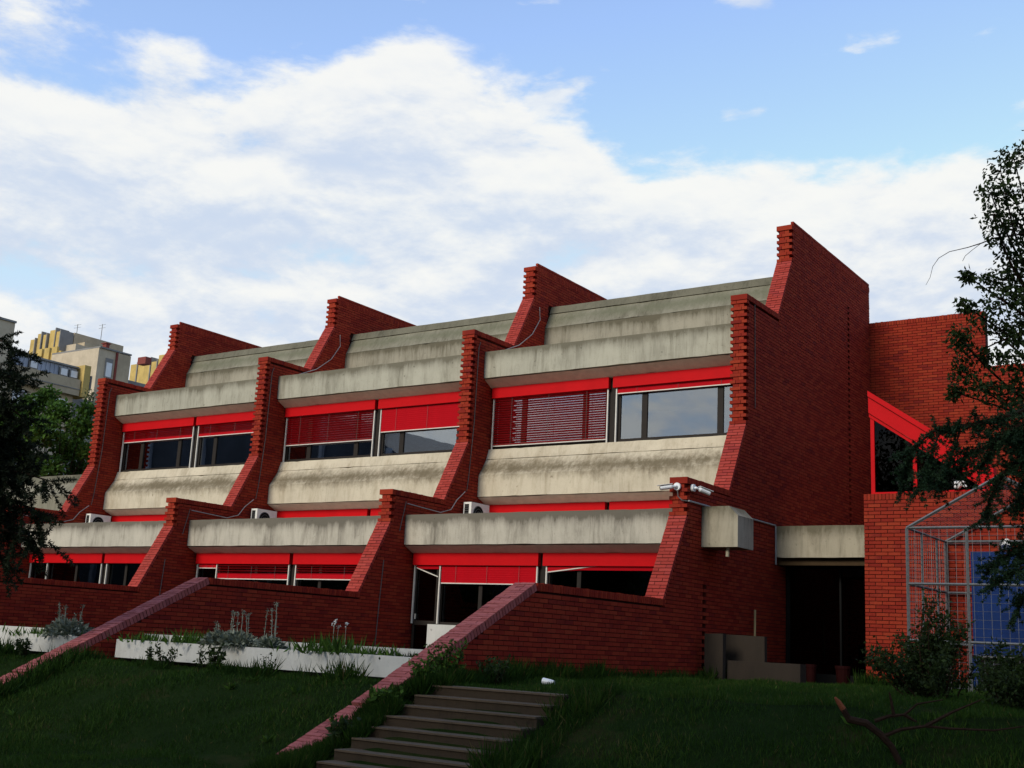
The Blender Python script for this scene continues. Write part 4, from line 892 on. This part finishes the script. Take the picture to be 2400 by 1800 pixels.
# cedar boughs below it
def needles(path_list, D, label, name, m, base, top, trunk_r, twig=(0.08, 0.24), needle=(0.026, 0.042), per=22, dens=72, group=None, spread=1.0):
    t = thing(name, label, 'tree', tuple(base), group)
    tr = MB(); limb(tr, base, top, trunk_r, trunk_r*0.4, 0.03, 8); tr.build('trunk', M['wood'], t, fix=False)
    bm = MB(); P_, Dn, T_ = [], [], []
    for path, r0 in path_list:
        pts = np.array(path); seg = np.linalg.norm(np.diff(pts, axis=0), axis=1); cum = np.r_[0, np.cumsum(seg)]; L = cum[-1]
        bm.tube([tuple(p) for p in pts], list(np.linspace(r0, r0*0.25, len(pts))), 5)
        for q in range(int(dens*L)):
            s = random.uniform(0.12, 1.0)*L; i = min(np.searchsorted(cum, s)-1, len(seg)-1); i = max(i, 0); f = (s-cum[i])/seg[i]
            p = pts[i]*(1-f) + pts[i+1]*f; dirb = (pts[i+1]-pts[i])/seg[i]
            d = RNG.normal(0, 0.6*spread, 3) + dirb*0.6; d[2] -= 0.15; d /= np.linalg.norm(d)
            l = random.uniform(*twig); e = p + d*l; e[2] -= 0.12*l
            if q % 2 == 0: bm.tube([tuple(p), tuple(e)], [r0*0.18, r0*0.07], 3, cap=False)
            k = max(3, int(l/0.035)); tone = np.clip(random.gauss(0.45, 0.22), 0, 1)
            for u in np.linspace(0.1, 1, k):
                c = p*(1-u) + e*u; n = per; dn = RNG.normal(size=(n, 3)) + d*0.7; P_.append(np.repeat(c[None], n, 0)); Dn.append(dn); T_.append(np.full(n, tone) + RNG.normal(0, 0.12, n))
    kind(bm.build('branches', M['wood'], t, fix=False), 'stuff')
    pos = np.concatenate(P_); leaves(pos, RNG.uniform(*needle, len(pos)), 0.26, name='needle_sprays', m=M[m], parent=t, dirs=np.concatenate(Dn), fold=0.0, tone=np.concatenate(T_))
    return t
D = 11.5
def path(*q, D=D, j=0.25): 
    k = random.uniform(-j, j); return [at(x, y, D+k+0.02*i) for i, (x, y) in enumerate(q)]
ced = [(path((2560, 900), (2440, 950), (2340, 985), (2250, 1000), (2185, 1012), (2140, 1050)), 0.035), (path((2150, 1040), (2125, 1090), (2112, 1135)), 0.010), (path((2200, 1015), (2180, 1080), (2160, 1145)), 0.010), (path((2250, 1010), (2225, 1090), (2200, 1150)), 0.010),
       (path((2560, 980), (2420, 1010), (2330, 1040), (2270, 1065), (2240, 1110)), 0.03), (path((2560, 1020), (2430, 1060), (2350, 1110), (2320, 1170), (2312, 1215)), 0.028), (path((2560, 950), (2450, 970), (2380, 1000), (2330, 1040), (2300, 1100)), 0.03), (path((2560, 930), (2460, 960), (2400, 1040), (2380, 1100)), 0.03),
       (path((2560, 1060), (2440, 1090), (2400, 1130), (2385, 1190)), 0.02), (path((2560, 1200), (2440, 1250), (2390, 1285), (2340, 1310), (2310, 1340)), 0.022), (path((2560, 1260), (2430, 1310), (2380, 1340), (2335, 1365)), 0.020), (path((2560, 1300), (2430, 1370), (2395, 1410), (2380, 1435)), 0.018), (path((2560, 1150), (2450, 1220), (2410, 1250), (2390, 1300)), 0.018)]
b0 = at(2700, 1500, D); b0[2] = float(gz(b0[0], b0[1])) - 0.1
needles(ced, D, 'dark blue green cedar with drooping boughs in front of the cage', 'cedar_tree', 'needle', b0, at(2640, 300, D), 0.24)
D = 20.0
pin = [(path((-160, 760), (-60, 790), (10, 800), (25, 830), D=D), 0.03), (path((-160, 850), (-40, 860), (40, 890), (55, 905), D=D), 0.03), (path((-160, 920), (-40, 940), (30, 960), (60, 985), D=D), 0.035), (path((-160, 980), (-40, 1010), (50, 1040), (80, 1080), D=D), 0.035), (path((-160, 1050), (-40, 1090), (60, 1110), (125, 1130), D=D), 0.035),
       (path((-160, 1120), (-40, 1150), (50, 1180), (95, 1215), D=D), 0.035), (path((-160, 1180), (-30, 1230), (70, 1260), (110, 1265), D=D), 0.035), (path((-160, 1240), (-60, 1270), (0, 1300), (15, 1330), D=D), 0.03),
       (path((-160, 800), (-60, 900), (0, 1000), (20, 1060), D=D), 0.03), (path((-160, 1000), (-60, 1100), (0, 1180), (20, 1280), D=D), 0.03), (path((-160, 890), (-50, 980), (-10, 1060), (10, 1130), D=D), 0.03)]
b0 = at(-220, 1700, D); b0[2] = float(gz(b0[0], b0[1])) - 0.1
needles(pin, D, 'dark pine at the end of the terraces', 'pine_tree', 'needle_dark', b0, at(-170, 700, D), 0.22, (0.25, 0.60), (0.05, 0.09), 12, 26)
# leafy tree behind the school
D = 50.0
bc = [(110, 930, 30), (70, 955, 38), (140, 965, 34), (190, 1000, 34), (100, 1010, 44), (40, 1030, 46), (160, 1050, 42), (205, 1060, 26), (60, 1090, 42), (120, 1098, 38), (205, 960, 20), (10, 980, 50), (-40, 1020, 70), (180, 1100, 30), (225, 1100, 30)]
cl = [(at(x, y, D+random.uniform(-1.2, 1.2)), r*D/2791.2) for x, y, r in bc]
b0 = at(120, 1340, D); b0[2] = 1.0
leafy_tree('leafy_tree', 'fresh green leafy tree behind the first fin wall', b0, at(115, 1120, D), cl, (0.13, 0.27), 800, 'leaf_mid', None, 0.2, 0.22)
D = 62.0
cl = [(at(x, y, D+random.uniform(-1, 1)), r*D/2791.2) for x, y, r in [(215, 930, 22), (205, 965, 25), (230, 960, 25), (215, 1000, 28), (240, 1000, 25), (220, 1040, 25)]]
b0 = at(222, 1330, D); b0[2] = 1.0
leafy_tree('leafy_tree', 'pale grey green tree directly behind the fin wall', b0, at(222, 1080, D), cl, (0.12, 0.22), 160, 'silver_tree' if 'silver_tree' in M else (M.setdefault('silver_tree', leaf_mat('dusty_leaf', [(0, (0.06, 0.075, 0.045)), (1, (0.15, 0.16, 0.10))])) and 'silver_tree'), None, 0.2, 0.18)
# bush before the cage and the broken bough on the lawn
def bush(x, y, h, r, n, label, m='leaf_dark'):
    z = float(gz(x, y)); t = thing('bush', label, 'bush', (x, y, z)); bm = MB(); P_ = []
    for q in range(22):
        a = random.uniform(0, 6.28); rr = r*random.uniform(0.1, 1); hh = h*random.uniform(0.45, 1)*(1.1-0.5*rr/r); e = np.array([x+math.cos(a)*rr, y+math.sin(a)*rr, z+hh])
        limb(bm, (x+math.cos(a)*rr*.25, y+math.sin(a)*rr*.25, z-0.05), e, 0.014, 0.004, 0.2)
        k = n//22; f = RNG.uniform(0.25, 1.02, (k, 1)); P_.append(np.array([x, y, z])*(1-f) + e*f + RNG.normal(0, 0.07, (k, 3)))
    kind(bm.build('stems', M['wood'], t, fix=False), 'stuff'); pos = np.concatenate(P_)
    leaves(pos, RNG.uniform(0.04, 0.085, len(pos)), 0.5, name='foliage', m=M[m], parent=t)
bush(5.55, -6.2, 1.45, 0.95, 9000, 'dark leafy bush growing in front of the wire cage')
bush(6.9, -7.6, 0.75, 0.7, 5000, 'low dark bush beside the broken bough')
br = thing('broken_branch', 'broken bough with torn reddish end lying on the lawn', 'branch', (6.4, -11.2, 0.9))
D = 11.3
def bp(*q): return [tuple(at(x, y, D - 0.0008*(x-1960))) for x, y in q]
MB().tube(bp((1976, 1662), (1990, 1686), (2030, 1695), (2065, 1722), (2090, 1750), (2110, 1790)), [0.030, 0.036, 0.036, 0.034, 0.032, 0.03], 7).build('main_limb', M['wood'], br, fix=False)
MB().tube(bp((1957, 1634), (1965, 1645), (1978, 1665)), [0.010, 0.024, 0.030], 6).build('torn_end', M['wood_raw'], br, fix=False)
for q in [((2050, 1690), (2085, 1678), (2120, 1675), (2150, 1650), (2210, 1640)), ((2072, 1725), (2110, 1710), (2170, 1702), (2230, 1708), (2330, 1712), (2420, 1700)), ((2120, 1675), (2140, 1688), (2150, 1692)), ((2095, 1680), (2088, 1640), (2084, 1622)), ((2170, 1702), (2230, 1670), (2300, 1640))]:
    pts = bp(*q); MB().tube(pts, list(np.linspace(0.020, 0.006, len(pts))), 5).build('side_limb', M['wood'], br, fix=False)
# unseen trees added to shade lawn and walls and darken lower window reflections
def shade_tree(x, y, h, r, label, n=2600):
    z = float(gz(x, y)); cl = []
    for q in range(16):
        a = random.uniform(0, 6.28); rr = r*random.uniform(0.15, 0.85); zz = z + h*random.uniform(0.38, 0.92); cl.append((np.array([x+math.cos(a)*rr, y+math.sin(a)*rr, zz]), r*random.uniform(0.35, 0.5)))
    leafy_tree('shade_tree', label, (x, y, z-0.1), (x, y, z+h*0.5), cl, (0.14, 0.30), n//16, 'leaf_dark', 'unseen trees added for shade', 0.2, 0.3, False)
for i, (x, y, h, r) in enumerate(SHADE_TREES): shade_tree(x, y, h, r, ['unseen tree added to shade the lawn and darken reflections', 'unseen tree added on the right to shade the walls'][0 if x < 15 else 1], 15000 if x > -15 else 9000)

# curved hall across the park, behind the photographer: the school's windows mirror it
hall_ = thing('curved_hall', 'long hall with a dark arched roof across the park', 'building', (-85, -66, 0))
arc = [(-134 + 84*i/40, 9 + 18*(1 - ((-134 + 84*i/40 + 92)/42)**2)) for i in range(41)]
MB().prism([(-134, -1)] + arc + [(-50, -1)], -90, -62, 'Y').build('arched_body', M['bg_hall'], hall_)
for q in range(9):
    x = -128 + q*9; z = 9 + 18*(1 - ((x + 92)/42)**2); MB().box(x-0.25, x+0.25, -62.0, -61.6, 0, z).build('facade_rib', M['bg_slate'], hall_)
MB().box(-49.9, -24, -88, -63, -1, 9).build('reflection_wing', M['bg_hall'], hall_)  # unseen wing added so the lower panes reflect something dark

# ------------------------------------------------------------------ lawn
def lawn(n, x0, x1, y0, y1, hmin, hmax, wid, name, label, mask=None):
    p = np.c_[RNG.uniform(x0, x1, n), RNG.uniform(y0, y1, n)]
    x, y = p[:, 0], p[:, 1]
    ok = ~((x > 0.62) & (x < 2.60 + 0.12*np.sin(y*9)) & (y < -11.15) & (y > -13.9))
    for k in (1, 2, 3, 4): X = -(4-k)*P; ok &= ~((x > X-TH-0.02) & (x < X+0.03) & (y > -12.9 + 0.5*np.sin(x*23)))
    ok &= ~((x < 0) & (y > -10.0)); ok &= ~((x > 0) & (y > 0.45)); ok &= ~((x < 2.4) & (y > 0.2))
    q, w = project(np.c_[p, gz(x, y)]); ok &= (w > 1) & (q[:, 0] > -0.06) & (q[:, 0] < 1.06) & (q[:, 1] < 0.80)
    p = p[ok]
    if mask is not None: p = p[mask(p[:, 0], p[:, 1])]
    n = len(p); pos = np.c_[p, gz(p[:, 0], p[:, 1]) - 0.01]
    clump = 0.5 + 0.5*np.sin(p[:, 0]*2.3 + 1.7*np.sin(p[:, 1]*1.9))*np.sin(p[:, 1]*2.7 + 1.3*np.sin(p[:, 0]*1.4))
    h = RNG.uniform(hmin, hmax, n)*(0.55 + 0.75*clump)
    patch = np.sin(p[:, 0]*0.9 + 2.1*np.sin(p[:, 1]*0.55 + 1))*np.sin(p[:, 1]*0.8 + 1.6*np.sin(p[:, 0]*0.5))
    d = np.c_[RNG.normal(0, 0.42, n), RNG.normal(0, 0.42, n), np.ones(n)]
    tone = np.clip(0.35 + 0.3*clump + RNG.normal(0, 0.2, n), 0, 0.93); tone += 0.16*patch; tone = np.clip(tone, 0, 0.93); tone[RNG.random(n) < 0.02 + 0.22*np.clip(patch-0.62, 0, 1)*(p[:, 0] > 0)] = 1.0
    o = leaves(pos, h, wid/np.mean(h), name=name, m=M['grass'], dirs=d, fold=0.15, tone=tone)
    kind(o, 'stuff'); o['label'] = label; o['category'] = 'grass'; return o
lawn(460000, -13, 9.5, -16, 0.5, 0.04, 0.11, 0.008, 'lawn_grass', 'short dark grass covering the bank and the lawn')
edge = lambda x, y: ((np.abs(x-0.36) < 0.25) & (y < -9.0) & (y > -11.2)) | ((y < -10.35) & (y > -10.8) & (x < -0.5) & (np.sin(x*3.1)+np.sin(x*7.7) > 0.4)) | ((np.abs(x-2.85) < 0.3) & (y < -10.6)) | ((np.abs(x-0.25) < 0.22) & (y > -9.5)) | ((y > -0.3) & (x > 2.4)) | ((np.abs(x+7.2) < 0.25) & (y < -10.2))
lawn(420000, -13, 9.5, -15, 0.5, 0.12, 0.36, 0.009, 'tall_grass', 'taller uncut grass along the walls, planters and stairs', edge)
ramp_edge = lambda x, y: ((np.abs(x-0.22) < 0.18) & (y < -9.9) & (y > -13.6)) | ((np.abs(x-0.6) < 0.22) & (y < -11.0) & (np.sin(y*5)+np.sin(y*11) > 0.2))
lawn(170000, -0.2, 1.0, -14, -9, 0.10, 0.34, 0.009, 'kerb_grass', 'long uncut grass leaning over the brick kerb by the stairs', ramp_edge)
for q in range(26):
    x, y = random.uniform(-6.5, 8.5), random.uniform(-13.0, -2.0)
    if x < 2.9 and y > -10.3 and x < 0.4: continue
    if 0.4 < x < 2.8 and y < -10.9: continue
    z = float(gz(x, y)); t_ = thing('lawn_weed', 'small broad leaved weed rosette in the lawn', 'plant', (x, y, z), 'weed rosettes in the lawn')
    n = 14; a = RNG.uniform(0, 6.28, n); d = np.c_[np.cos(a), np.sin(a), RNG.uniform(0.3, 1.2, n)]
    leaves(np.repeat([[x, y, z]], n, 0), RNG.uniform(0.08, 0.17, n), 0.32, name='rosette', m=M['leaf_mid'], parent=t_, dirs=d)
